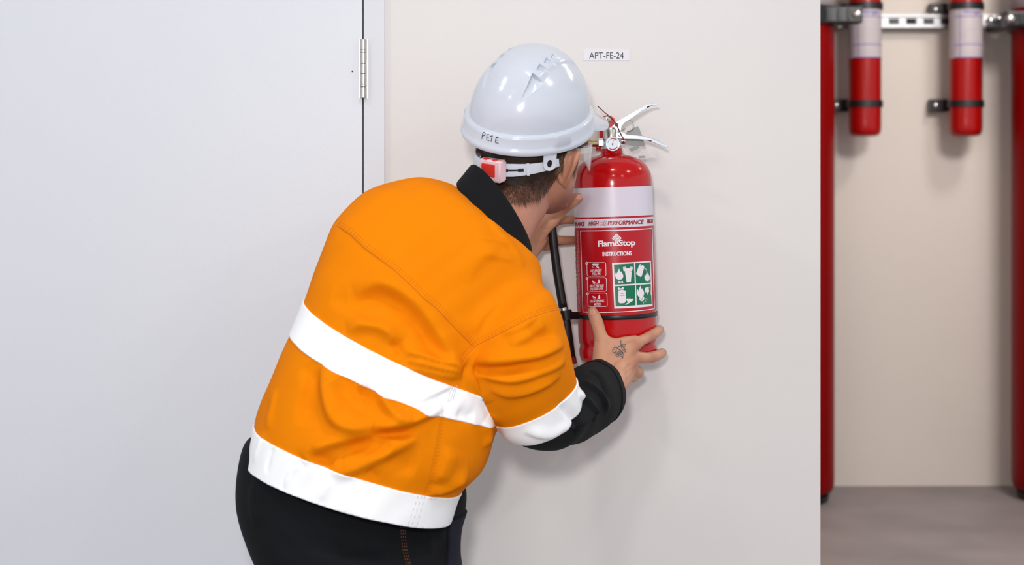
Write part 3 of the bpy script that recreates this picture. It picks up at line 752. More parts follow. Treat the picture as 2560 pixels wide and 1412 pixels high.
wire = [(1494,265,-.10),(1507,277,-.104),(1520,288,-.107),(1532,299,-.108),(1541,311,-.108),(1549,328,-.106),(1555,340,-.106),(1560,350,-.104),(1556,358,-.10)]
wp = cat([E(*q) for q in wire], 8); m = MB()
for ph in (0, math.pi):
    t_, u_, w2 = frames(wp); k = np.arange(len(wp))
    m.tube(wp+.0006*(np.cos(k*1.3+ph)[:, None]*u_+np.sin(k*1.3+ph)[:, None]*w2), .0006, 6)
m.build('seal_wire', mat('seal_wire', S('#5a2a22'), .6, noise=.2, nscale=300), ext, smooth=True)
p_ = E(1541, 311, -.108); MB().box(p_-.0028, p_+.0028, bev=.0008).build('seal_crimp', mat('seal_crimp', S('#8a2f28'), .6, noise=.1), ext)
# tags hanging behind the handle
m = MB(); extrude(m, [(1563,336),(1570,326),(1594,315),(1598,320),(1605,340),(1611,358),(1612,364),(1590,366),(1563,361)], YX+.018, .0005); m.build('metal_tag', 'tag_metal', ext)
m = MB(); extrude(m, [(1560,364),(1600,365),(1641,391),(1640,393),(1596,399),(1580,392)], YX+.010, .0006); m.build('clear_tag', 'clear_plastic', ext)
m = MB(); extrude(m, [(1596,390),(1612,389),(1614,394),(1598,396)], YX+.008, .0003); extrude(m, [(1572,372),(1586,366),(1600,366),(1592,374),(1578,379)], YX+.008, .0003); m.build('tag_sticker', 'tag_metal', ext)
# hanging bracket screwed to the wall
wb = empty('wall_hook', P(1516, 375, 0), label='red steel hanging hook screwed to the wall behind the extinguisher valve', category='hook')
YK = -.006
m = MB(); pts = [(1499,296),(1507,290),(1516,288),(1527,289),(1536,296),(1536,310),(1528,330),(1520,376),(1489,376),(1489,364),(1499,362)]
q = [P(x, y, YK) for x, y in pts]; n = len(q); v = [(p[0], -.006, p[2]) for p in q]+[(p[0], -.0005, p[2]) for p in q]
tri = tessellate_polygon([[Vector((p[0], p[2], 0)) for p in q]]); f = []
for t in tri: f += [tuple(t), tuple(i+n for i in t[::-1])]
f += [(i, (i+1) % n, (i+1) % n+n, i+n) for i in range(n)]
local(wb, m.add(v, f)).build('hook_plate', 'red_plastic', wb)
pa = P(1520, 352, -.006)
local(wb, MB().tube([pa, pa+np.array([0, -.045, -.004]), pa+np.array([.004, -.066, .006])], .004, 10)).build('hook_arm', 'red_plastic', wb, smooth=True)
sc = P(1518, 299, -.006); sw = local(wb, MB().lathe([(.0071, 0), (.0071, .001), (.005, .003), (.002, .0035)], 24, sc, (0,-1,0))).build('screw', 'steel', wb, autosmooth=40)
local(wb, MB().box(sc+np.array([-.0028, -.0041, -.0006]), sc+np.array([.0028, -.003, .0006])).box(sc+np.array([-.0006, -.0041, -.0028]), sc+np.array([.0006, -.003, .0028]))).build('screw_slot', 'gap_dark', sw)
# ================================================================== the worker
person = empty('person', (P(930, 0, -.53)[0], -.53, 0), label='person in orange and black hi-vis jacket with silver bands, bending to hold the fire extinguisher', category='person')
def pv(v): return np.asarray(v, float)-np.array(person.location)
def pmk(name, v, f, m, parent=None, **kw): return mk(name, pv(v), f, m, parent or person, **kw)
def basis(up, yaw):
    u = np.array(up, float); u /= np.linalg.norm(u); d_ = np.array([math.sin(yaw), math.cos(yaw), 0.]); f_ = d_-(d_@u)*u; f_ /= np.linalg.norm(f_)
    return f_, np.cross(f_, u), u                 # forward, right, up
# ------------------------------------------------------------------ jacket: torso and sleeves
JR = [((612,1215),(1112,1350),-.54,(0,-.156,0)),
      ((625,1150),(1130,1297),-.54,(0,-.158,0)),
      ((637,1062),(1150,1232),-.54,(0,-.158,.002)),
      ((664,985),(1205,1178),-.535,(-.005,-.160,-.002)),
      ((698,898),(1232,1108),-.53,(-.008,-.160,-.006)),
      ((733,826),(1250,1048),-.52,(-.010,-.158,-.012)),
      ((765,745),(1268,985),-.51,(-.012,-.154,-.008)),
      ((797,662),(1290,925),-.50,(-.014,-.148,.002)),
      ((822,595),(1312,868),-.49,(-.014,-.142,.012)),
      ((848,550),(1335,800),-.475,(-.012,-.135,.022)),
      ((898,500),(1352,735),-.46,(-.008,-.122,.030)),
      ((965,464),(1358,688),-.445,(-.006,-.108,.024)),
      ((1045,447),(1345,650),-.43,(-.003,-.094,.015)),
      ((1118,455),(1328,632),-.415,(-.003,-.080,.006)),
      ((1165,485),(1305,610),-.405,(-.002,-.060,.0))]
SR = [((1120,815),(1330,690),-.47,(.01,-.075,.015)),
      ((1146,880),(1382,735),-.52,(.0,-.092,.02)),
      ((1160,925),(1408,800),-.545,(-.004,-.094,.005)),
      ((1178,972),(1424,872),-.548,(-.006,-.088,-.008)),
      ((1212,1018),(1434,930),-.535,(-.008,-.080,-.018)),
      ((1238,1044),(1440,958),-.522,(-.008,-.076,-.022)),
      ((1262,1066),(1450,1008),-.500,(-.006,-.070,-.034)),
      ((1330,1094),(1456,985),-.455,(.022,-.052,-.036)),
      ((1394,1107),(1458,940),-.405,(.036,-.044,-.016)),
      ((1455,1092),(1472,914),-.345,(.042,-.036,-.004)),
      ((1503,1060),(1487,902),-.295,(.040,-.030,.0)),
      ((1526,1042),(1499,896),-.268,(.034,-.026,.0)),
      ((1534,1036),(1504,894),-.258,(.033,-.025,.0))]
def limb_rows(pts):                            # rows (x,y,z,ra,rb) with round-ish sections, for limbs hidden behind the body
    pts = np.asarray(pts, float); t, u, w_ = frames(pts[:, :3]); return np.hstack([pts[:, :3], u*pts[:, 3:4], w_*pts[:, 4:5]])
def W(px, py, Y, *r): return np.concatenate([P(px, py, Y), r])
LS = limb_rows([W(1010,610,-.42,.08,.08), W(985,640,-.375,.085,.085), W(1030,720,-.32,.078,.078), W(1090,790,-.265,.068,.068), W(1150,800,-.215,.060,.060), W(1215,750,-.175,.052,.052), W(1265,690,-.150,.046,.044), W(1292,655,-.140,.042,.040), W(1302,643,-.136,.041,.039)])
JRr, SRr = ringrows(JR), ringrows(SR)
tv, tf = loftrows(JRr, pw=.94); sv, sf = loftrows(SRr, pw=.96); lv, lf_ = loftrows(LS)
jv, jt, je = remesh([(tv, tf), (sv, sf), (lv, lf_)], .0030)
jv = smooth(jv, je, 10)
def tri_of(f):
    out = []
    for q in f: out += [(q[0], q[i], q[i+1]) for i in range(1, len(q)-1)]
    return out
bT, bS, bL = bvh(tv, tri_of(tf)), bvh(sv, tri_of(sf)), bvh(lv, tri_of(lf_))
def dist(tree, v): return np.array([tree.find_nearest(Vector(p))[3] for p in v])
dT, dS, dL = dist(bT, jv), dist(bS, jv), dist(bL, jv)
jv = smooth(jv, je, 6, lam=.5, mu=0)
wj = np.exp(-((dT-dS)/.03)**2)*np.clip((jv[:, 2]-1.035)/.04, 0, 1); jv = smooth(jv, je, 120, lam=.9, mu=0, w=wj)
wj = np.exp(-((dT-dL)/.03)**2); jv = smooth(jv, je, 40, lam=.9, mu=0, w=wj)
dT, dS, dL = dist(bT, jv), dist(bS, jv), dist(bL, jv)
jN = vnormals(jv, jt)
jtree = bvh(jv, jt)
F_ = []
def c3(*p): return [(580+x/2.434, 420+y/2.434) for x, y in p]
def c4(*p): return [(560+x/2.758, 900+y/2.758) for x, y in p]
F_ += [(c3((740,760),(830,722),(920,712),(1050,775),(1150,865),(1250,1010),(1330,1140),(1395,1225)), .0075, .017),
       (c3((700,800),(900,790),(1040,860),(1140,960),(1220,1080),(1290,1180)), -.005, .022),
       (c3((600,800),(760,850),(900,930)), -.003, .018),
       (c3((700,985),(800,960),(920,985),(1010,1070)), .0055, .013),
       (c3((1020,1105),(1110,1130),(1220,1165),(1340,1195),(1400,1230)), .0055, .009),
       (c3((1060,1165),(1180,1200),(1290,1225),(1400,1245)), .0055, .008),
       (c3((1090,1215),(1210,1250),(1310,1268),(1400,1268)), .005, .008),
       (c3((960,1060),(1010,1100),(1030,1150)), -.003, .01),
       (c3((1440,1185),(1560,1182),(1700,1172),(1850,1140),(2010,1075)), .0075, .011),
       (c3((1460,1215),(1560,1230),(1700,1225),(1850,1190)), -.0055, .013),
       (c3((1480,1240),(1600,1270),(1720,1280),(1860,1240),(2030,1170)), .0055, .012),
       (c3((1560,1330),(1700,1370),(1850,1330),(2000,1250)), .005, .014),
       (c3((1690,1080),(1790,1030),(1900,950)), .003, .012),
       (c3((1640,1010),(1740,980),(1850,900)), .0025, .010),
       (c3((1800,960),(1850,1010),(1900,1030),(1960,1010)), -.003, .012),
       (c3((1420,1230),(1480,1330),(1560,1430)), .004, .015),
       (c3((1410,700),(1500,560),(1620,480)), .0018, .02),
       (c3((1560,300),(1620,390),(1700,480),(1780,600)), .0022, .013),
       (c3((1480,430),(1580,440),(1680,470)), .0016, .010),
       (c3((1500,530),(1600,540),(1720,560)), .0016, .010),
       (c3((1470,1010),(1530,900),(1640,800)), .0015, .010),
       (c4((560,30),(600,150),(560,300),(540,450)), -.005, .022),
       (c4((690,20),(690,130),(720,300),(780,420),(900,460),(1050,440)), .0085, .018),
       (c4((300,480),(330,350),(360,200)), .002, .012),
       (c4((1060,200),(1120,320),(1200,400),(1290,410)), .0065, .012),
       (c4((940,170),(960,230),(1010,300)), -.0035, .012),
       (c4((760,160),(900,300),(1050,390)), -.0045, .02),
       (c4((1030,490),(1130,460),(1260,440),(1380,390),(1500,320)), .0075, .010),
       (c4((1010,500),(1120,520),(1220,518),(1320,500)), -.006, .008),
       (c4((540,690),(680,600),(800,560),(940,520),(1050,500)), .0065, .014),
       (c4((580,640),(700,700),(740,730)), -.004, .010),
       (c4((740,730),(830,770),(960,720),(1100,650),(1260,570),(1330,520)), .006, .016),
       (c4((850,600),(1000,600),(1150,570)), -.005, .016),
       (c4((980,760),(1040,810),(1060,830)), -.0025, .008),
       (c4((1120,660),(1200,720),(1330,740)), -.003, .02),
       (c4((1400,920),(1500,890),(1590,840),(1680,800)), .0055, .012),
       (c4((1560,600),(1520,700),(1460,850)), .0045, .02),
       (c4((1780,420),(1810,500),(1800,600)), .004, .016),
       (c4((1600,360),(1650,390),(1720,405)), -.003, .010),
       (c4((270,500),(240,600),(215,700)), .0013, .006),
       (c4((345,580),(310,680),(295,780)), -.0013, .006),
       (c4((530,690),(460,780),(420,880)), .0014, .006),
       (c4((730,820),(700,880),(665,960)), .0007, .006),
       (c4((1320,300),(1420,240),(1560,180)), .004, .006),
       (c4((1340,330),(1440,280),(1570,215)), -.003, .006),
       ([(1440,985),(1470,1010),(1490,1050)], .004, .010), ([(1455,950),(1500,985),(1520,1030)], .003, .009), ([(1400,1075),(1450,1060),(1490,1020)], .004, .009),
       ([(1470,925),(1500,950),(1515,1000)], -.003, .008), ([(1310,1075),(1370,1085),(1420,1060)], .003, .010), ([(1395,1010),(1430,1050),(1440,1085)], -.003, .009)]
jv = folds(jv, jN, jtree, [(a, b*2.15, c*.9) for a, b, c in F_])
# gentle cloth unevenness
def wav(v, k, ph): return np.sin(v[:, 0]*k[0]+v[:, 1]*k[1]+v[:, 2]*k[2]+ph)
jv = jv+jN*(.0009*(wav(jv, (60, 25, 40), 1)+wav(jv, (-35, 60, 70), 2)*wav(jv, (80, 10, -45), 3)))[:, None]
# seams: yoke across the back and the armhole, upper layer lies on top
def seam(v, N, tree, pts, amp, lam=.012):
    p3, _ = castline(tree, pts, 6); d_, q, sd, tg = polydist(v, p3)
    ok = (d_ < .05); side = np.einsum('ij,ij->i', np.cross(tg, N), sd)
    fade = np.clip(np.minimum(q, 1-q)*12, 0, 1)
    return v+N*(np.where(ok, np.clip(side/.0016, -1, 1)*amp*np.exp(-d_/lam)*fade, 0))[:, None]
YOKE = c3((640,352),(720,405),(810,490),(900,555),(990,622),(1080,705),(1160,785),(1240,850),(1330,945),(1400,1015),(1470,1090))
ARMH = c3((1978,862),(1900,882),(1800,920),(1700,970),(1600,1022),(1500,1072),(1440,1125),(1395,1185))
jtree = bvh(jv, jt); jN = vnormals(jv, jt)
jv = seam(jv, jN, jtree, YOKE, -.0016); jv = seam(jv, jN, jtree, ARMH, -.0016)
SIDE = c4((1505,330),(1490,450),(1465,620),(1430,780),(1398,920))
jv = seam(jv, jN, jtree, SIDE, .0011)
jN = vnormals(jv, jt); jtree = bvh(jv, jt)
def plane(rows, i, v):
    r = rows[i]; n = np.cross(r[3:6], r[6:9]); n /= np.linalg.norm(n); nx = rows[min(i+1, len(rows)-1)][:3]-rows[max(i-1, 0)][:3]
    if n@nx < 0: n = -n
    return (v-r[:3])@n
def fields(v, dT_, dS_, dL_):
    return dict(j0=plane(JRr, 1, v), j1=plane(JRr, 2, v), j4=plane(JRr, 5, v), j5=plane(JRr, 6, v), jn=plane(JRr, 14, v),
                s5=plane(SRr, 5, v), s6=plane(SRr, 6, v), se=plane(SRr, 11, v), sc=plane(SRr, 10, v), tor=np.minimum(dS_, dL_)-dT_, slv=np.minimum(dT_, dL_)-dS_, l3=plane(LS, 4, v), le=plane(LS, 7, v), lft=np.minimum(dT_, dS_)-dL_)
def cut(conds, v=None, t=None, A=None):
    v, t, A = jv, jt, [jN, dT, dS, dL]
    for key, sg_, off in conds:
        fl = fields(v, A[1], A[2], A[3])
        if isinstance(key, tuple): val = np.maximum(*[s*fl[k]-o for k, s, o in key])
        else: val = sg_*fl[key]-off
        v, t, A = clip(v, t, A, val)
    return v, t, A[0]
# orange body of the jacket: everything but the black forearms
v, t, N = cut([('j0', 1, .0), ((('slv', -1, 0), ('s6', -1, -.003)), 0, 0), ((('lft', -1, 0), ('l3', -1, 0)), 0, 0)])
jacket = pmk('jacket', v, t, 'orange_cloth', smooth=True)
tag(jacket, 'orange hi-vis work jacket with black forearms and collar')
def piece(name, conds, off, m, parent=jacket, skirt=.0015):
    v, t, N = cut(conds); V, Fc = shell(v, t, N, off, skirt)
    o = mk(name, pv(V), Fc, m, parent, smooth=True); return o
piece('reflective_band', [('j0', 1, -.003), ('j1', -1, 0), ('tor', 1, 0)], .0022, 'tape')
piece('reflective_band', [('j4', 1, 0), ('j5', -1, 0), ('tor', 1, .0)], .0022, 'tape')
piece('reflective_band', [('slv', 1, 0), ('s5', 1, 0), ('s6', -1, 0)], .0022, 'tape')
slv = piece('forearm_sleeve', [('slv', 1, 0), ('s6', 1, -.004), ('se', -1, 0)], .0002, 'black_cloth')
piece('cuff', [('slv', 1, 0), ('sc', 1, .002), ('se', -1, -.001)], .0018, 'black_cloth')
piece('forearm_sleeve', [('lft', 1, 0), ('l3', 1, -.004), ('le', -1, 0)], .0002, 'black_cloth')
# collar: stand, fold and fall in one folded band
def openloft(rows, m=3, n=72):
    v, f = loftrows(np.array(rows), m=m, n=n); return v[:-2], [q for q in f if len(q) == 4]
CL = [((1192,460),(1312,640),-.402,(.004,-.056,.0)), ((1190,432),(1318,628),-.395,(.008,-.060,.006)), ((1184,417),(1325,630),-.396,(.014,-.066,.011)),
      ((1177,413),(1327,640),-.398,(.013,-.072,.009)), ((1160,434),(1327,652),-.403,(.006,-.082,.002)), ((1142,456),(1322,660),-.410,(-.002,-.093,-.009)), ((1147,462),(1318,660),-.411,(-.003,-.089,-.011)), ((1165,452),(1314,650),-.405,(.002,-.070,-.002))]
cv, cf = openloft(ringrows(CL))
pmk('collar', cv, cf, 'black_cloth', jacket, smooth=True)
# stitching along the seams
def offs(pts, dx, dy): return [(x+dx, y+dy) for x, y in pts]
m = MB()
for pts, of in ((YOKE, ((3, -6), (7, -11))), (ARMH, ((-2, -5), (-5, -11))), (SIDE, ((-4, 0), (4, 0), (8, 0)))):
    for dx, dy in of: ribbon(m, *castline(jtree, offs(pts, dx, dy), 2.2), .0006, .0005, dash=2)
ribbon(m, *castline(jtree, YOKE, 3), .0011, .0004); ribbon(m, *castline(jtree, ARMH, 3), .0011, .0004)
pmk('stitching', m.v, m.f, 'orange_stitch', jacket)
m = MB()
for x0, y0, x1, y1 in ((1044,1237,1019,1308), (1052,1238,1028,1310), (1060,1238,1040,1311)): ribbon(m, *castline(jtree, [(x0, y0), (x1, y1)], 4), .0007, .0028, dash=2)
for (x0, y0, x1, y1) in ((1130,966,1118,1004), (1136,964,1124,1003), (1141,962,1130,1000)): ribbon(m, *castline(jtree, [(x0, y0), (x1, y1)], 4), .0008, .0028)
tag(pmk('band_stitching', m.v, m.f, 'tape_stitch', jacket), kind='stuff')

# ------------------------------------------------------------------ trousers and boots
TR = [((668,1085),(1120,1220),(-.53,-.48),(0,-.13,0)), ((618,1098),(1160,1205),(-.53,-.46),(0,-.138,0)), ((596,1172),(1166,1262),(-.53,-.46),(0,-.146,0)), ((593,1262),(1150,1320),(-.53,-.48),(0,-.154,0)),
      ((618,1350),(1146,1385),-.53,(0,-.157,0)), ((655,1425),(1152,1440),-.53,(0,-.155,0)), ((730,1500),(1140,1505),-.53,(0,-.14,0)), ((800,1560),(1080,1560),-.53,(0,-.10,0))]
zz_ = lambda px, z, Y: np.array([(px-CX)/FPX*(Y+DC), Y, z])
def leg(pts): return limb_rows([np.concatenate([zz_(a, z, Y), (ra, rb)]) for a, z, Y, ra, rb in pts])
LR = leg([(905,.66,-.60,.10,.10), (985,.56,-.615,.098,.095), (1050,.44,-.62,.085,.085), (1055,.36,-.62,.078,.078), (1000,.24,-.615,.072,.070), (950,.12,-.61,.064,.064), (940,.07,-.61,.062,.062)])
LL = leg([(860,.66,-.46,.10,.10), (930,.56,-.445,.098,.095), (1000,.44,-.435,.085,.085), (1000,.36,-.43,.078,.078), (930,.24,-.43,.072,.070), (860,.12,-.43,.064,.064), (850,.07,-.43,.062,.062)])
qv, qt, qe = remesh([loft(TR, pw=.95), loftrows(LR), loftrows(LL)], .0042)
qv = smooth(qv, qe, 8); qv = smooth(qv, qe, 6, lam=.5, mu=0)
qN = vnormals(qv, qt); qtree = bvh(qv, qt)
qv = folds(qv, qN, qtree, [(c4((420,960),(600,1010),(800,1040),(1000,1020)), .004, .02), (c4((480,1240),(620,1330),(800,1390)), .004, .02), (c4((1380,1380),(1450,1280),(1500,1200),(1510,1150)), .006, .015),
                           (c4((800,1330),(980,1300),(1120,1330)), -.004, .02), (c4((250,800),(200,950),(230,1150)), .004, .016), (c4((560,1080),(760,1110),(980,1100),(1150,1060)), .005, .016), (c4((350,1100),(450,1200),(640,1260)), .004, .018), (c4((1420,1150),(1460,1230),(1450,1350)), -.004, .012), (c4((1250,1160),(1290,1280),(1330,1400)), .003, .02)])
qN = vnormals(qv, qt); qtree = bvh(qv, qt)
trousers = pmk('trousers', qv, qt, 'black_cloth', smooth=True)
m = MB()
for dx in (0, 5, 10): ribbon(m, *castline(qtree, [(1001+dx,1300), (1003+dx,1340), (1007+dx,1375), (1016+dx,1412), (1030+dx,1460)], 2), .0006, .0006, dash=2)
pmk('seam_stitching', m.v, m.f, 'rust_stitch', trousers)
# cargo pocket at the front of the thigh
v, t, A = clip(qv, qt, [qN], np.minimum(qv[:, 0]-P(1118, 0, -.6)[0]+(.9-qv[:, 2])*.0, .0+P(0, 1322, -.6)[2]-qv[:, 2]))
v, t, A = clip(v, t, A, v[:, 2]-.60)
if len(t): V, Fc = shell(v, t, A[0], .004, .004); mk('cargo_pocket', pv(V), Fc, 'navy_cloth', trousers, smooth=True)
for px, Y in ((930, -.61), (840, -.43)):
    b0 = zz_(px, 0, Y); rows = []
    fw = np.array([math.sin(.9), math.cos(.9), 0]); sd_ = np.array([fw[1], -fw[0], 0])
    prof = [(.004, .040, .148, .052), (.02, .040, .150, .054), (.045, .040, .148, .052), (.07, .022, .120, .048), (.10, .0, .085, .046), (.15, -.01, .066, .050), (.19, -.008, .062, .052)]
    for z, c, a, b_2 in prof: rows.append(np.concatenate([b0+fw*c+np.array([0, 0, z]), fw*a, sd_*b_2]))
    v, f = loftrows(np.array(rows), m=4, n=40, pw=.85); bt = pmk('boot', v, f, 'boot_leather', smooth=True)
    rows = [np.concatenate([b0+fw*.04+np.array([0, 0, z]), fw*a, sd_*b_2]) for z, a, b_2 in ((0, .150, .054), (.006, .153, .057), (.02, .153, .057), (.026, .150, .054))]
    v, f = loftrows(np.array(rows), m=2, n=40, pw=.85); pmk('sole', v, f, 'black_rubber', bt, autosmooth=40)

# ------------------------------------------------------------------ body: head, neck, trunk, arms, hands
hf, hr, hu = basis((.06, -.20, .978), math.radians(39))
HO = P(1328, 398, -.30)
def Hd(f_, r_, u_): return HO+f_*hf+r_*hr+u_*hu
def hell(c, ax): return ellipsoid(Hd(*c), np.array([hf*ax[0], hr*ax[1], hu*ax[2]]))
def hring(f_, u_, a, b, tilt=0): return np.concatenate([Hd(f_, 0, u_), hf*a+hu*tilt, hr*b])
skull = hell((-.002, 0, .030), (.093, .074, .092))
face = loftrows(np.array([hring(.022, .09, .060, .058), hring(.024, .05, .070, .066), hring(.026, .01, .072, .067), hring(.026, -.03, .070, .064), hring(.028, -.06, .066, .058), hring(.034, -.078, .056, .047), hring(.045, -.093, .040, .032), hring(.055, -.102, .022, .018)]), n=48)
occ = hell((-.045, 0, -.015), (.050, .062, .055))
nose = chain([np.append(Hd(.094, 0, .028), .008), np.append(Hd(.104, 0, .005), .010), np.append(Hd(.114, 0, -.016), .012)])
nost = chain([np.append(Hd(.098, -.014, -.020), .008), np.append(Hd(.108, 0, -.020), .010), np.append(Hd(.098, .014, -.020), .008)])
brow = chain([np.append(Hd(.074, -.050, .034), .008), np.append(Hd(.090, -.02, .036), .010), np.append(Hd(.090, .02, .036), .010), np.append(Hd(.074, .050, .034), .008)])
lip1 = chain([np.append(Hd(.086, -.024, -.052), .004), np.append(Hd(.097, 0, -.048), .006), np.append(Hd(.086, .024, -.052), .004)])
lip2 = chain([np.append(Hd(.085, -.020, -.060), .004), np.append(Hd(.096, 0, -.062), .006), np.append(Hd(.085, .020, -.060), .004)])
chin = hell((.082, 0, -.088), (.018, .022, .016))
occ2 = hell((-.040, 0, -.045), (.044, .056, .05))
neck = chain([np.append(Hd(-.018, 0, -.02), .058), np.append(Hd(-.026, -.003, -.066), .056), np.append(P(1260, 550, -.375), .056), np.append(P(1232, 592, -.405), .064), np.append(P(1200, 640, -.43), .08)], n=40)
# ears: a flap from the skull to its curled outer rim
def ear(sg_):
    out = []
    att = [(-.004, .022), (-.008, .017), (-.010, .009), (-.010, .0), (-.009, -.010), (-.006, -.019), (-.001, -.028)]
    edg = [(.012, .027), (.007, .026), (.002, .019), (-.001, .009), (-.002, -.004), (-.003, -.018), (-.001, -.031)]
    ro = [.090, .097, .099, .097, .092, .087, .081]
    A3 = cat(np.array([list(x)+list(y)+[z] for x, y, z in zip(att, edg, ro)]), 3)
    for a, b, c, d_, r_ in A3:
        out.append(chain([np.append(Hd(a, sg_*.070, b), .0055), np.append(Hd((a+c)/2, sg_*((.072+r_)/2-.002), (b+d_)/2), .0036), np.append(Hd(c, sg_*r_, d_), .0040)], m=3, n=10))
    rim = [np.append(Hd(c, sg_*r_, d_), .0046) for (c, d_), r_ in zip(edg, ro)]
    out.append(chain([np.append(Hd(.022, sg_*.082, .026), .004)]+rim+[np.append(Hd(.004, sg_*.075, -.034), .006)], m=4, n=10))
    return out
hv, ht, he = remesh([skull, face, occ, occ2, nose, nost, brow, lip1, lip2, chin, neck]+ear(1)+ear(-1), .0019)
hv = smooth(hv, he, 10); hv = smooth(hv, he, 5, lam=.5, mu=0)
wn = hv-HO; wn = np.clip((-.005-wn@hf)/.03, 0, 1)*np.clip((.0-wn@hu)/.03, 0, 1)*(np.abs(wn@hr) < .078); hv = smooth(hv, he, 90, lam=.9, mu=0, w=wn)
hv = folds(hv, vnormals(hv, ht), bvh(hv, ht), [([(1430,388),(1424,408),(1416,432),(1409,452)], -.0028, .0035), ([(1398,398),(1400,420),(1402,440),(1407,458)], -.0025, .004), ([(1438,390),(1432,415),(1424,440)], .0012, .003)])
def fing(pts): return chain([np.append(P(a, b, Y), r/1000) for a, b, Y, r in pts], m=6, n=16)
# right hand: palm on the lower front of the extinguisher, fingers round its right side
RH = [fing([(1507,1000,-.262,25), (1524,975,-.232,24), (1538,952,-.212,20), (1545,925,-.197,17)]),
      fing([(1530,965,-.216,17), (1552,915,-.190,15), (1578,872,-.179,12.5), (1592,860,-.174,11.5)]),
      fing([(1535,965,-.214,16), (1562,925,-.188,14), (1584,896,-.178,12.5)]),
      fing([(1538,972,-.212,16), (1562,942,-.186,14), (1580,918,-.174,12)]),
      fing([(1535,980,-.212,15), (1558,955,-.186,13), (1574,936,-.168,11)]),
      fing([(1520,960,-.216,18), (1506,920,-.197,17.5), (1503,880,-.186,16), (1504,852,-.181,13.5)]),
      fing([(1515,930,-.198,15), (1535,895,-.186,13.5), (1555,872,-.180,12)]),
      fing([(1508,905,-.192,14), (1522,875,-.184,12.5), (1540,862,-.180,9.5)]),
      fing([(1504,838,-.176,10), (1518,852,-.180,9.5), (1540,857,-.182,9.5), (1565,853,-.181,9.5), (1588,850,-.173,9.5)]),
      fing([(1510,880,-.186,13), (1535,878,-.186,12), (1562,874,-.184,12)]),
      # thumb
      fing([(1506,875,-.184,14), (1503,848,-.178,12.6), (1496,818,-.171,12.0), (1490,800,-.168,12.2), (1484,784,-.165,10.8), (1481.5,776.5,-.164,8.8)]),
      # index
      fing([(1570,872,-.181,12.5), (1590,858,-.174,11.2), (1612,847,-.160,10.0), (1629,838,-.146,10.4), (1643,829,-.126,9.4), (1648.5,824,-.104,8.8), (1649,823,-.094,8.0)]),
      # middle
      fing([(1575,896,-.180,12.5), (1592,893,-.174,11.4), (1614,894,-.160,10.4), (1632,892,-.145,10.6), (1648,886,-.124,9.8), (1654.5,882,-.102,9.2), (1655,881,-.092,8.4)]),
      # ring and little finger, curled under the base
      fing([(1568,922,-.176,12), (1584,924,-.166,11.0), (1596,930,-.148,10.2), (1596,934,-.125,9.4), (1584,934,-.102,8.8)]),
      fing([(1562,940,-.170,11), (1576,941,-.158,10.0), (1585,944,-.140,9.0), (1580,944,-.120,8.4), (1566,942,-.104,7.8)])]
# left hand: thumb on the left edge, fingers reaching behind
LH = [fing([(1285,668,-.142,25), (1308,638,-.134,24), (1326,618,-.126,21), (1345,598,-.118,17)]),
      fing([(1325,612,-.126,20), (1340,590,-.126,18.5), (1358,568,-.126,16), (1382,547,-.128,13.5)]),
      fing([(1328,622,-.118,17), (1350,602,-.104,14), (1370,580,-.090,11), (1380,562,-.082,10)]),
      fing([(1326,628,-.114,15), (1345,614,-.098,13), (1362,600,-.082,10.5)]),
      fing([(1322,630,-.116,14), (1336,624,-.102,12.5), (1350,614,-.084,10)]),
      fing([(1374,556,-.127,14), (1396,532,-.131,12.6), (1413,516,-.137,12.0), (1425,506,-.143,12.2), (1438,497,-.149,10.8), (1445,493,-.151,9.2)]),
      fing([(1376,566,-.084,10), (1392,553,-.074,9.2), (1412,549,-.062,8.8), (1432,549,-.046,8.6), (1446,549,-.030,7.8)]),
      fing([(1358,600,-.082,10.5), (1380,599,-.070,9.4), (1408,600,-.058,8.8), (1432,600,-.044,8.6), (1446,600,-.030,7.8)]),
      fing([(1350,612,-.084,10), (1366,616,-.068,9.0), (1378,612,-.052,8.4), (1400,604,-.036,8.0), (1424,603,-.028,7.4)])]
rv, rt_, re_ = remesh(RH, .0011); rv = smooth(rv, re_, 8); rv = smooth(rv, re_, 26, lam=.5, mu=0)
rv = folds(rv, vnormals(rv, rt_), bvh(rv, rt_), [([(1488,809),(1497,806),(1508,803)], -.0009, .0016), ([(1488,815),(1498,812),(1510,809)], -.0008, .0015), ([(1491,803),(1498,800),(1505,798)], -.0006, .0013), ([(1622,832),(1628,840),(1631,848)], -.0007, .0015), ([(1628,829),(1634,838),(1636,846)], -.0006, .0014),
    ([(1624,880),(1627,892),(1625,904)], -.0007, .0015), ([(1631,878),(1634,892),(1632,904)], -.0006, .0014), ([(1530,925),(1560,895),(1592,862)], .0010, .006), ([(1540,935),(1565,912),(1592,896)], .0010, .005), ([(1484,850),(1492,854),(1499,853)], -.0006, .0013), ([(1484,845),(1491,848),(1498,847)], -.0005, .0012), ([(1560,940),(1578,926),(1590,915)], -.0010, .005)])
l2, lt_, le_ = remesh(LH, .0011); l2 = smooth(l2, le_, 8); l2 = smooth(l2, le_, 18, lam=.5, mu=0)
l2 = folds(l2, vnormals(l2, lt_), bvh(l2, lt_), [([(1411,505),(1416,512),(1424,515)], -.0009, .0016), ([(1378,546),(1386,548),(1395,547)], -.0012, .002), ([(1370,547),(1380,551),(1392,552)], -.0008, .0016), ([(1350,570),(1362,574),(1372,573)], -.0006, .0016), ([(1428,495),(1434,501),(1438,509)], -.0006, .0013)])
def inner(rows, k): r = rows.copy(); r[:, 3:9] *= k; return loftrows(r, m=4, n=32)
core = [inner(JRr[2:14], .82), inner(SRr[1:11], .62), inner(LS[1:8], .66), inner(ringrows(TR)[:7], .74), inner(LR, .8), inner(LL, .8), chain([np.append(P(1285, 560, -.36), .035), np.append(P(1225, 620, -.41), .045), np.append(P(1170, 700, -.44), .07)])]
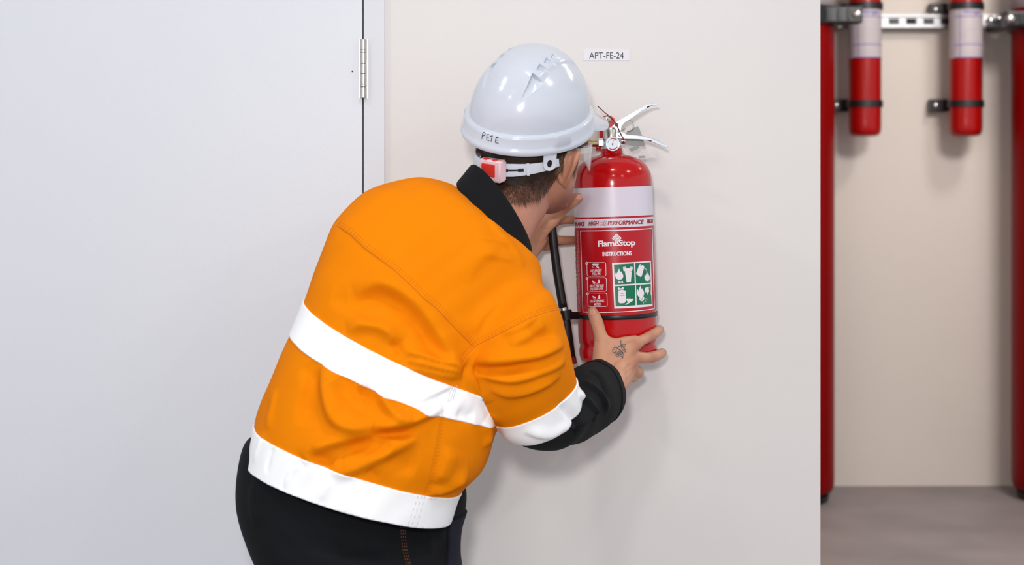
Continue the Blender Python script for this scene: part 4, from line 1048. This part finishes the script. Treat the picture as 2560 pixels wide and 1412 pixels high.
bv, bt_, be_ = remesh(core, .008); bv = smooth(bv, be_, 4)
AV = np.vstack([bv, hv, rv, l2]); AT = np.vstack([bt_, ht+len(bv), rt_+len(bv)+len(hv), lt_+len(bv)+len(hv)+len(rv)])
body = pmk('body', AV, AT, 'skin', smooth=True)
# stubble and flush of the skin, as attributes; flush also holds painted neck shade
L_ = hv-HO; lf2, lr2, lu2 = L_@hf, L_@hr, L_@hu
sm = lambda x, a, b: np.clip((x-a)/(b-a), 0, 1)
st_ = sm(lf2, -.005, .03)*sm(-lu2, .035, .065)*sm(lu2, -.15, -.11)

hl = [(-.11, -.062), (-.09, -.060), (-.07, -.052), (-.05, -.040), (-.035, -.026), (-.022, -.008), (-.012, .016), (.004, .050), (.020, .050), (.028, .000), (.040, -.004), (.046, .03), (.06, .06), (.12, .075)]
hx, hy = np.array(hl).T
nz = .0015*np.sin(lf2*420+lu2*130)+.001*np.sin(lr2*610+lu2*300)
mv = hv-np.minimum(0, 2*lr2)[:, None]*hr                # mirror the far half on to the near one
mpx = CX+FPX*mv[:, 0]/(mv[:, 1]+DC); mpy = CY-FPX*(mv[:, 2]-HC)/(mv[:, 1]+DC)
hlx, hly = np.array([(1150,472),(1248,472),(1308,472),(1347,459),(1373,432),(1390,410),(1400,392),(1425,376),(1431,380),(1436,406),(1447,408),(1452,385),(1470,350),(1500,300)], float).T
hfld = (np.interp(mpx, hlx, hly)-mpy)*.00072+nz
hfld = np.where((np.abs(lr2) > .0800) | (lf2 > .07), -.03, hfld)
st_ = np.maximum(st_, 1.5*sm(hfld, -.030, .008)*(lf2 < .06))
fl = .5*sm(np.abs(lr2), .079, .086)*sm(lu2, -.06, -.03)*sm(.05-lf2, .0, .03)+.75*sm(-lu2, .0, .06)  # ear redness, then lower head and neck darkened to stand for shade
def knuckle(v, pts, r=.011): return np.clip(sum(np.exp(-(np.linalg.norm(v-P(*q), axis=1)/r)**2) for q in pts), 0, 1)
fr = .55*knuckle(rv, [(1656,822,-.10), (1662,880,-.10), (1482,772,-.17), (1630,838,-.158), (1632,892,-.157), (1592,858,-.186), (1592,893,-.187), (1584,920,-.18)], .013)
fl2 = .5*knuckle(l2, [(1450,492,-.155), (1420,512,-.145), (1440,549,-.05), (1440,600,-.05)], .014)
for nm, arr in (('stubble', np.concatenate([np.zeros(len(bv)), st_, np.zeros(len(rv)+len(l2))])), ('flush', np.concatenate([np.zeros(len(bv)), fl, fr, fl2]))):
    at = body.data.attributes.new(nm, 'FLOAT', 'POINT'); at.data.foreach_set('value', arr.astype(np.float32))
htree = bvh(hv, ht); rtree = bvh(rv, rt_); ltree = bvh(l2, lt_)
# nails
def nail(tree, px, py, dirpx, ln, wd):
    p, n = cast(tree, px, py)
    if p is None: return
    q, _ = cast(tree, px+dirpx[0], py+dirpx[1]); tdir = (q if q is not None else p+np.array([dirpx[0], 0, -dirpx[1]]))-p
    tdir = tdir-n*(tdir@n); tdir /= np.linalg.norm(tdir); sdir = np.cross(n, tdir)
    v, f = ellipsoid(p-n*.0007, np.array([tdir*ln, sdir*wd, n*.0012]), 12); pmk('fingernail', v, f, 'nail', body, smooth=True)
nail(rtree, 1480.5, 780, (-1, -5), .0075, .0058)
nail(ltree, 1449, 492.5, (4, -2.5), .0070, .0050)
for tr, p_, d_, k in ((rtree, (1655,823,-.094), (1, .2, .15), 0), (rtree, (1662,881,-.092), (1, .2, 0), 0)):
    p0 = P(*p_); h = tr.find_nearest(Vector(p0+np.array([.02, .004, 0]))); p, n = np.array(h[0]), np.array(h[1])
    td = np.array([0, 1, 0])-n*n[1]; td /= np.linalg.norm(td); v, f = ellipsoid(p-n*.0006, np.array([td*.006, np.cross(n, td)*.005, n*.0014]), 12); pmk('fingernail', v, f, 'nail', body, smooth=True)
# tattoo on the back of the right hand
t3 = lambda *p: [(1380+x/5.43, 740+y/5.43) for x, y in p]
m = MB()
for pts, wd in ((((925,595),(932,640),(945,690),(945,722)), .0011), (((925,595),(946,625),(958,668)), .0010), (((895,686),(950,664),(1005,660),(972,692),(930,690),(895,686)), .0011), (((958,685),(985,706),(1005,766),(975,738),(945,724)), .0010),
                (((945,650),(965,690),(985,735)), .0015), (((935,660),(950,700)), .0016), (((850,690),(905,718),(970,776)), .0022), (((850,690),(820,740),(846,766),(885,745),(930,765),(962,782)), .0011), (((846,766),(866,806),(905,826),(946,815),(960,846),(966,786)), .0011),
                (((880,772),(900,800),(930,792),(916,772),(892,766),(880,772)), .0011), (((865,760),(880,795),(912,812)), .0009), (((838,735),(858,720),(880,735)), .0009), (((925,800),(945,790),(955,800)), .0012), (((900,790),(915,782)), .0014)):
    ribbon(m, *castline(rtree, [tuple(q) for q in cat(np.array(t3(*pts), float), 4)], 1.0), wd*.95, .0004)
pmk('tattoo', m.v, m.f, 'tattoo_ink', body)
# eyes
for sg_ in (-1, 1):
    v, f = ellipsoid(Hd(.078, sg_*.031, .014), np.eye(3)*.0125, 14); ey = pmk('eye', v, f, 'eye_white', body, smooth=True)
    v, f = ellipsoid(Hd(.0875, sg_*.031, .013), np.array([hf*.0035, hr*.0055, hu*.0055]), 12); pmk('iris', v, f, 'hole_dark', ey, smooth=True)
# hair: a cap cut along the hairline, with short strands at its border
hN = vnormals(hv, ht)
v, t, A = clip(hv, ht, [hN, hfld], hfld-.006)
V, Fc = shell(v, t, A[0], 0, .001)
V = np.array(V); k = np.clip((A[1]-.006)/.03, 0, 1); V[:len(v)] += A[0]*(.0003+.0055*k)[:, None]
# strands: from skull surface pointing down and back
mb = MB(); mb.add(V, Fc)
cand = np.where((hfld > -.026) & (hfld < .034) & (np.abs(lr2) < .081) & (lf2 < .05))[0]
pick = rng.choice(cand, min(8500, len(cand)), replace=False)
vs = []; fs = []
for i in pick:
    p, n = hv[i], hN[i]
    down = -hu*.9-hf*.25+hr*rng.normal(0, .13)+hf*rng.normal(0, .12); down = down-n*(down@n)*.9; down /= np.linalg.norm(down)
    Ls = rng.uniform(.007, .014)*(1 if hfld[i] > .006 else 1.25); h0 = .0005+.004*max(0, min(1, hfld[i]/.03)); sd_ = np.cross(down, n)*.00016
    a = p+n*h0; b = a+down*Ls*.5+n*.0010; c = a+down*Ls+n*.0012
    o_ = len(vs); vs += [a+sd_, a-sd_, b+sd_*.8, b-sd_*.8, c]; fs += [(o_, o_+1, o_+3, o_+2), (o_+2, o_+3, o_+4)]
mb.add(vs, fs)
pmk('hair', mb.v, mb.f, 'hair_brown', body, smooth=True)
# ================================================================== hard hat and glasses
gf, gr, gu = basis((.08, -.38, .919), math.radians(31))
HC0 = P(1322, 308, -.306)
hat = empty('hard_hat', HC0, label='white vented hard hat with handwritten PETE on its rim, worn by the bending person', category='hard hat')
def G_(f_, r_, u_): return f_*gf+r_*gr+u_*gu             # hat frame, relative to the empty
def rimpt(th, k):
    c, s_ = math.cos(th), math.sin(th)
    return (.131 if c > 0 else .132)*c*k, .110*s_*k
def rimh(th): return .006*(math.cos(th)-1)/2*2-.004
# dome
NT, NH = 560, 240
ks = [(.86, .024), (.89, .028), (.905, .034)]
tt = np.linspace(0, 1, NH)
for t in tt[1:]: ks.append((.905*math.cos(t*math.pi/2)**1.06, .034+.104*math.sin(t*math.pi/2)**1.0))
V = []; loc2 = []
for k, h in ks[:-1]:
    for j in range(NT):
        th = 2*math.pi*j/NT; a, b = rimpt(th, k); V.append((a, b, h+rimh(th)*(1-min(1, (h-.03)/.1))))
V = np.array(V)
# raised crown panel and side flutes
cr = .0045*np.clip((V[:, 2]-.055)/.05, 0, 1)*(1/(1+np.exp((np.abs(V[:, 1])-.050)/.0022)))*np.clip((.085-np.abs(V[:, 0]+.01))/.03, 0, 1)
rad = V.copy(); rad[:, 2] = np.maximum(.0, V[:, 2]-.05); rad /= np.linalg.norm(rad, axis=1)[:, None]+1e-9
V = V+rad*cr[:, None]
nn = NT; rows_ = len(ks)-1; F = []
for i in range(rows_-1):
    for j in range(nn): F.append((i*nn+j, i*nn+(j+1) % nn, (i+1)*nn+(j+1) % nn, (i+1)*nn+j))
top = len(V); V = np.vstack([V, [V[-nn:].mean(0)]])
for j in range(nn): F.append((top, (rows_-1)*nn+j, (rows_-1)*nn+(j+1) % nn))
def hatw(v): return v[:, :1]*gf+v[:, 1:2]*gr+v[:, 2:3]*gu
htr = bvh(hatw(V)+HC0, tri_of(F))
def tohat(p): q = p-HC0; return np.array([q@gf, q@gr, q@gu])
# vent recesses, traced on the near side and mirrored
def notch(V, tri, depth):
    L = [tohat(cast(htr, *p)[0]) for p in tri]
    for sg_ in (1, -1):
        A, B, Cc = [np.array([q[0], sg_*q[1]]) for q in L]; a3 = np.array([np.array([q[0], sg_*q[1], q[2]]) for q in L])
        n = np.cross(a3[1]-a3[0], a3[2]-a3[0]); n /= np.linalg.norm(n); 
        if n[2] < 0: n = -n
        # barycentric coordinates in the plane of the three points
        u1, u2 = a3[1]-a3[0], a3[2]-a3[0]; w_ = V-a3[0]; w_ = w_-np.outer(w_@n, n)
        d11, d12, d22 = u1@u1, u1@u2, u2@u2; e1, e2 = w_@u1, w_@u2; den = d11*d22-d12*d12
        b1 = (d22*e1-d12*e2)/den; b2 = (d11*e2-d12*e1)/den; b0 = 1-b1-b2
        near = np.abs((V-a3.mean(0))@n) < .02
        ins = (b0 > 0) & (b1 > -.02) & (b2 > -.02) & near
        edge = np.clip((np.minimum(b1, b2)+.02)/.06, 0, 1)
        dp = np.where(ins, depth*np.clip(b0*1.5, 0, 1)*edge, 0)
        V = V-np.outer(dp, n)
    return V
for tri, dep in (([(1332,183),(1360,210),(1300,256)], .010), ([(1350,159),(1379,185),(1340,176)], .007), ([(1367,143),(1393,166),(1359,158)], .007), ([(1383,133),(1408,152),(1376,146)], .006)):
    V = notch(V, tri, dep)
dome = mk('shell', hatw(V), F, 'hat_white', hat, smooth=True)
# skirt with lip
prof = [(.90, .010), (.955, .006), (.985, .001), (1.004, .0), (1.014, .003), (1.012, .007), (.996, .0105), (.986, .013), (.976, .027), (.968, .031), (.950, .0328), (.915, .0340), (.880, .0345), (.86, .030)]
NS = 180; v = []
for k, h in prof:
    for j in range(NS):
        th = 2*math.pi*j/NS; a, b = rimpt(th, k)
        ex = .0022 if (h > .012 and h < .032 and k > .94 and (abs(((th-1.95+math.pi) % (2*math.pi))-math.pi) < .14 or abs(((th+1.95+math.pi) % (2*math.pi))-math.pi) < .14 or abs(((th-3.14+math.pi) % (2*math.pi))-math.pi) < .0)) else 0
        v.append((a*(1+ex*8), b*(1+ex*8), h+rimh(th)))
f = []
for i in range(len(prof)-1):
    for j in range(NS): f.append((i*NS+j, i*NS+(j+1) % NS, (i+1)*NS+(j+1) % NS, (i+1)*NS+j))
v = np.array(v); skirt = mk('rim', hatw(v), f, 'hat_white', hat, autosmooth=50)
# peak
v = []; NPk = 40
for i in range(NPk+1):
    th = -1.05+2.1*i/NPk; e = max(0, math.cos(th/1.05*math.pi/2))**.38 if abs(th) < 1.05 else 0
    a, b = rimpt(th, .97); a2, b2 = rimpt(th, 1.0); a2 += .078*e
    h1 = rimh(th)+.012; h2 = rimh(th)+.002-.030*e
    v += [(a, b, h1+.003), (a2, b2, h2+.003), (a2+.0015, b2, h2), (a, b, h1-.002)]
f = []
for i in range(NPk):
    o_ = 4*i; f += [(o_+j, o_+(j+1) % 4, o_+4+(j+1) % 4, o_+4+j) for j in range(4)]
f += [(0,3,2,1), (4*NPk, 4*NPk+1, 4*NPk+2, 4*NPk+3)]
mk('peak', hatw(np.array(v)), f, 'hat_white', hat, autosmooth=40)
# accessory slot on the right side
sk = hatw(np.array(skirt.data.vertices[0:0]).reshape(0, 3)) if False else None
sv_ = np.array([q.co for q in skirt.data.vertices])+HC0; sf_ = [tuple(p.vertices) for p in skirt.data.polygons]
strt = bvh(sv_, tri_of(sf_)); dmt = bvh(hatw(V)+HC0, tri_of(F))
both = bvh(np.vstack([sv_, hatw(V)+HC0]), tri_of(sf_)+[tuple(i+len(sv_) for i in q) for q in tri_of(F)])
# handwriting
m = MB(); g6 = lambda *p: [(1140+x/4.555, 90+y/4.555) for x, y in p]
for pts in (((308,1100),(300,1135),(295,1172)), ((305,1105),(322,1095),(335,1108),(325,1130),(302,1138)), ((352,1120),(350,1182)), ((352,1122),(378,1120)), ((351,1150),(374,1152)), ((350,1182),(380,1192)), ((388,1142),(420,1135)), ((416,1136),(406,1170),(400,1202)),
            ((478,1150),(460,1158),(452,1180),(448,1212)), ((452,1185),(480,1186)), ((448,1212),(470,1218),(486,1218)), ((455,1158),(470,1150),(486,1156))):
    p3, n3 = castline(strt, g6(*pts), 1.5); ribbon(m, p3, n3, .0011, .0004)
mk('handwriting', np.array(m.v)-HC0, m.f, 'black_ink', hat)
# ---- headband under the rim: a strip round the back of the head, ratchet box, hanger tab
def strip(pts, wd, th_, name, m_, par, lift=.009, tree=htree):
    p3, n3 = castline(tree, [tuple(q) for q in cat(np.array(pts, float), 8)], 3)
    n3 = np.array([np.mean(n3[max(0, i-14):i+15], 0) for i in range(len(n3))]); n3 /= np.linalg.norm(n3, axis=1)[:, None]
    p3 = np.array([np.mean(p3[max(0, i-6):i+7], 0) for i in range(len(p3))])
    t = np.gradient(p3, axis=0); s_ = np.cross(t, n3); s_ /= np.linalg.norm(s_, axis=1)[:, None]
    wd = np.full(len(p3), wd) if np.isscalar(wd) else np.interp(np.linspace(0, 1, len(p3)), np.linspace(0, 1, len(wd)), wd)
    v = []
    for p, n, s2, w2 in zip(p3, n3, s_, wd):
        for a, b in ((-1, 0), (-1, 1), (-.8, 1.25), (.8, 1.25), (1, 1), (1, 0)): v.append(p+n*(lift+b*th_)+s2*a*w2/2)
    f = []
    for i in range(len(p3)-1): f += [(6*i+j, 6*i+(j+1) % 6, 6*i+6+(j+1) % 6, 6*i+6+j) for j in range(6)]
    f += [(5,4,3,2,1,0), tuple(6*(len(p3)-1)+j for j in range(6))]
    return mk(name, np.array(v)-HC0, f, m_, par, autosmooth=40), p3, n3, s_
def bandpt(th): return Hd(-.004-.107*math.cos(th), .0865*math.sin(th), -.004+.011*(th/1.1)**2)
def bandstrip(t0, t1, wd, th_, lift, name, m_, par, k=40, du=0):
    v = []
    for i in range(k+1):
        th = t0+(t1-t0)*i/k; p = bandpt(th); n = -math.cos(th)*hf*.0865+math.sin(th)*hr*.107; n /= np.linalg.norm(n); tg = bandpt(th+.01)-bandpt(th-.01); up = np.cross(n, tg); up /= np.linalg.norm(up); up = up if up@hu > 0 else -up
        w2 = wd if np.isscalar(wd) else np.interp(i/k, np.linspace(0, 1, len(wd)), wd)
        for a, b in ((-1, 0), (-1, 1), (-.8, 1.25), (.8, 1.25), (1, 1), (1, 0)): v.append(p+n*(lift+b*th_)+up*(du+a*w2/2)-HC0)
    f = []
    for i in range(k): f += [(6*i+j, 6*i+(j+1) % 6, 6*i+6+(j+1) % 6, 6*i+6+j) for j in range(6)]
    f += [(5,4,3,2,1,0), tuple(6*k+j for j in range(6))]
    return mk(name, v, f, m_, par, autosmooth=40)
hb = bandstrip(-2.0, 1.32, [.022,.023,.023,.023,.023,.023,.022,.017,.014], .0022, 0, 'headband', 'harness_white', hat, 80)
bandstrip(.30, .66, .0030, .0008, .0024, 'adjust_slot', 'black_rubber', hb)
bandstrip(.58, .68, .0055, .0008, .0027, 'adjust_peg', 'black_ink', hb, 6)
bandstrip(.36, .40, .0055, .0008, .0027, 'adjust_peg', 'black_ink', hb, 6)
bandstrip(.73, .78, .021, .0014, .0022, 'slot_stop', 'harness_white', hb, 6)
for q in range(14): bandstrip(.27+q*.028, .282+q*.028, .012, .0004, .0024, 'ratchet_tooth', 'harness_white', hb, 2)
def obox(c, X, Y, Z, hx_, hy_, hz_, bev, m_, name, par):
    bm = bmesh.new(); bmesh.ops.create_cube(bm, size=2)
    for q in bm.verts: q.co = Vector((q.co.x*hx_, q.co.y*hy_, q.co.z*hz_))
    bmesh.ops.bevel(bm, geom=list(bm.edges), offset=bev, segments=3, affect='EDGES')
    bm.verts.index_update(); v = [np.asarray(c)+q.co.x*X+q.co.y*Y+q.co.z*Z-HC0 for q in bm.verts]; f = [[q.index for q in g.verts] for g in bm.faces]; bm.free()
    return mk(name, v, f, m_, par, autosmooth=40)
p = bandpt(.13); n = -hf+.10*hr-.05*hu; n /= np.linalg.norm(n); X = bandpt(.18)-bandpt(.08); X -= n*(X@n); X /= np.linalg.norm(X); Z = np.cross(X, n); Z = Z if Z[2] > 0 else -Z
rb_ = obox(p+n*.008, X, n, Z, .0225, .0105, .0190, .003, 'harness_pink', 'ratchet', hat)
obox(p+n*.0185-X*.002+Z*.001, X, n, Z, .0140, .0012, .0110, .001, 'dial_red', 'adjuster_pad', rb_)
for dx in (-.010, .009): obox(p+n*.0130+X*dx+Z*.0192, X, n, Z, .0042, .004, .0012, .0008, 'dial_red', 'release_tab', rb_)
for dx in (-.012, .006): obox(p+n*.0130+X*dx-Z*.0192, X, n, Z, .0050, .004, .0010, .0008, 'dial_red', 'release_tab', rb_)
# hanger tab with a hole
th = 1.12; p = bandpt(th); n = -math.cos(th)*hf*.0865+math.sin(th)*hr*.107; n /= np.linalg.norm(n); Z = hu-n*(hu@n); Z /= np.linalg.norm(Z); X = np.cross(Z, n)
NA = 44; out = []; hol = []
for i in range(NA):
    a = 2*math.pi*i/NA; c_, s_2 = math.cos(a), math.sin(a)
    rr = .0125 if s_2 <= 0 else min(.0125/max(1e-6, abs(c_)), .024/max(1e-6, s_2)); out.append((rr*c_, rr*s_2)); hol.append((.0052*c_, .0066*s_2))
N_ = NA; c0 = p+n*.0045+Z*.004
v = [c0+X*a+Z*b+n*.0014 for a, b in out]+[c0+X*a+Z*b+n*.0014 for a, b in hol]+[c0+X*a+Z*b-n*.0014 for a, b in out]+[c0+X*a+Z*b-n*.0014 for a, b in hol]
f = []
for i in range(N_):
    j = (i+1) % N_; f += [(i, j, N_+j, N_+i), (2*N_+j, 2*N_+i, 3*N_+i, 3*N_+j), (j, i, 2*N_+i, 2*N_+j), (N_+i, N_+j, 3*N_+j, 3*N_+i)]
tb = mk('hanger_tab', np.array(v)-HC0, f, 'harness_white', hat, autosmooth=40)
v = [c0+X*a*1.05+Z*b*1.05-n*.0006 for a, b in hol]; mk('tab_hole', np.array(v)-HC0, [tuple(range(N_))], 'hole_dark', tb)
# ---- clear safety glasses
gl = empty('safety_glasses', Hd(.10, 0, .012), label='clear wraparound safety glasses worn under the hard hat', category='glasses')
go = np.array(gl.location)
def lens(sg_):
    v = []; n_u, n_v = 16, 10
    for i in range(n_u+1):
        a = i/n_u; th = a*1.38
        for j in range(n_v+1):
            b = j/n_v; h = (.024-.046*b)*(1-.18*a) if True else 0
            fw = .116-.062*(1-math.cos(th)); rt2 = sg_*(.004+.074*math.sin(th)/math.sin(1.38))
            v.append(Hd(fw, rt2, .012+h)-go)
    m1 = n_v+1; f = [(i*m1+j, (i+1)*m1+j, (i+1)*m1+j+1, i*m1+j+1) for i in range(n_u) for j in range(n_v)]
    return v, f
for sg_ in (-1, 1):
    v, f = lens(sg_); o = mk('lens', v, f, 'clear_plastic', gl, smooth=True); md = o.modifiers.new('thick', 'SOLIDIFY'); md.thickness = .002
    tp = cat([Hd(.068, sg_*.080, .024)-go, Hd(.045, sg_*.0835, .024)-go, Hd(.02, sg_*.0845, .026)-go, Hd(-.006, sg_*.084, .030)-go], 5)
    vv = []
    for q in tp:
        for a, b in ((-1, -1), (1, -1), (1, 1), (-1, 1)): vv.append(q+hr*sg_*a*.0011+hu*b*.0050)
    ff = [(4*i+j, 4*i+(j+1) % 4, 4*i+4+(j+1) % 4, 4*i+4+j) for i in range(len(tp)-1) for j in range(4)]+[(3,2,1,0), tuple(4*(len(tp)-1)+j for j in range(4))]
    mk('temple', vv, ff, 'clear_plastic', gl)
    # side shield
    vv = [Hd(.070, sg_*.079, .034)-go, Hd(.040, sg_*.0835, .032)-go, Hd(.048, sg_*.083, .004)-go, Hd(.070, sg_*.079, -.016)-go]
    o = mk('side_shield', vv, [(0,1,2,3)], 'clear_plastic', gl); md = o.modifiers.new('thick', 'SOLIDIFY'); md.thickness = .0018
mk('bridge', *tube([Hd(.115, -.008, .024)-go, Hd(.118, 0, .022)-go, Hd(.115, .008, .024)-go], .0025, 8), 'clear_plastic', gl, smooth=True)
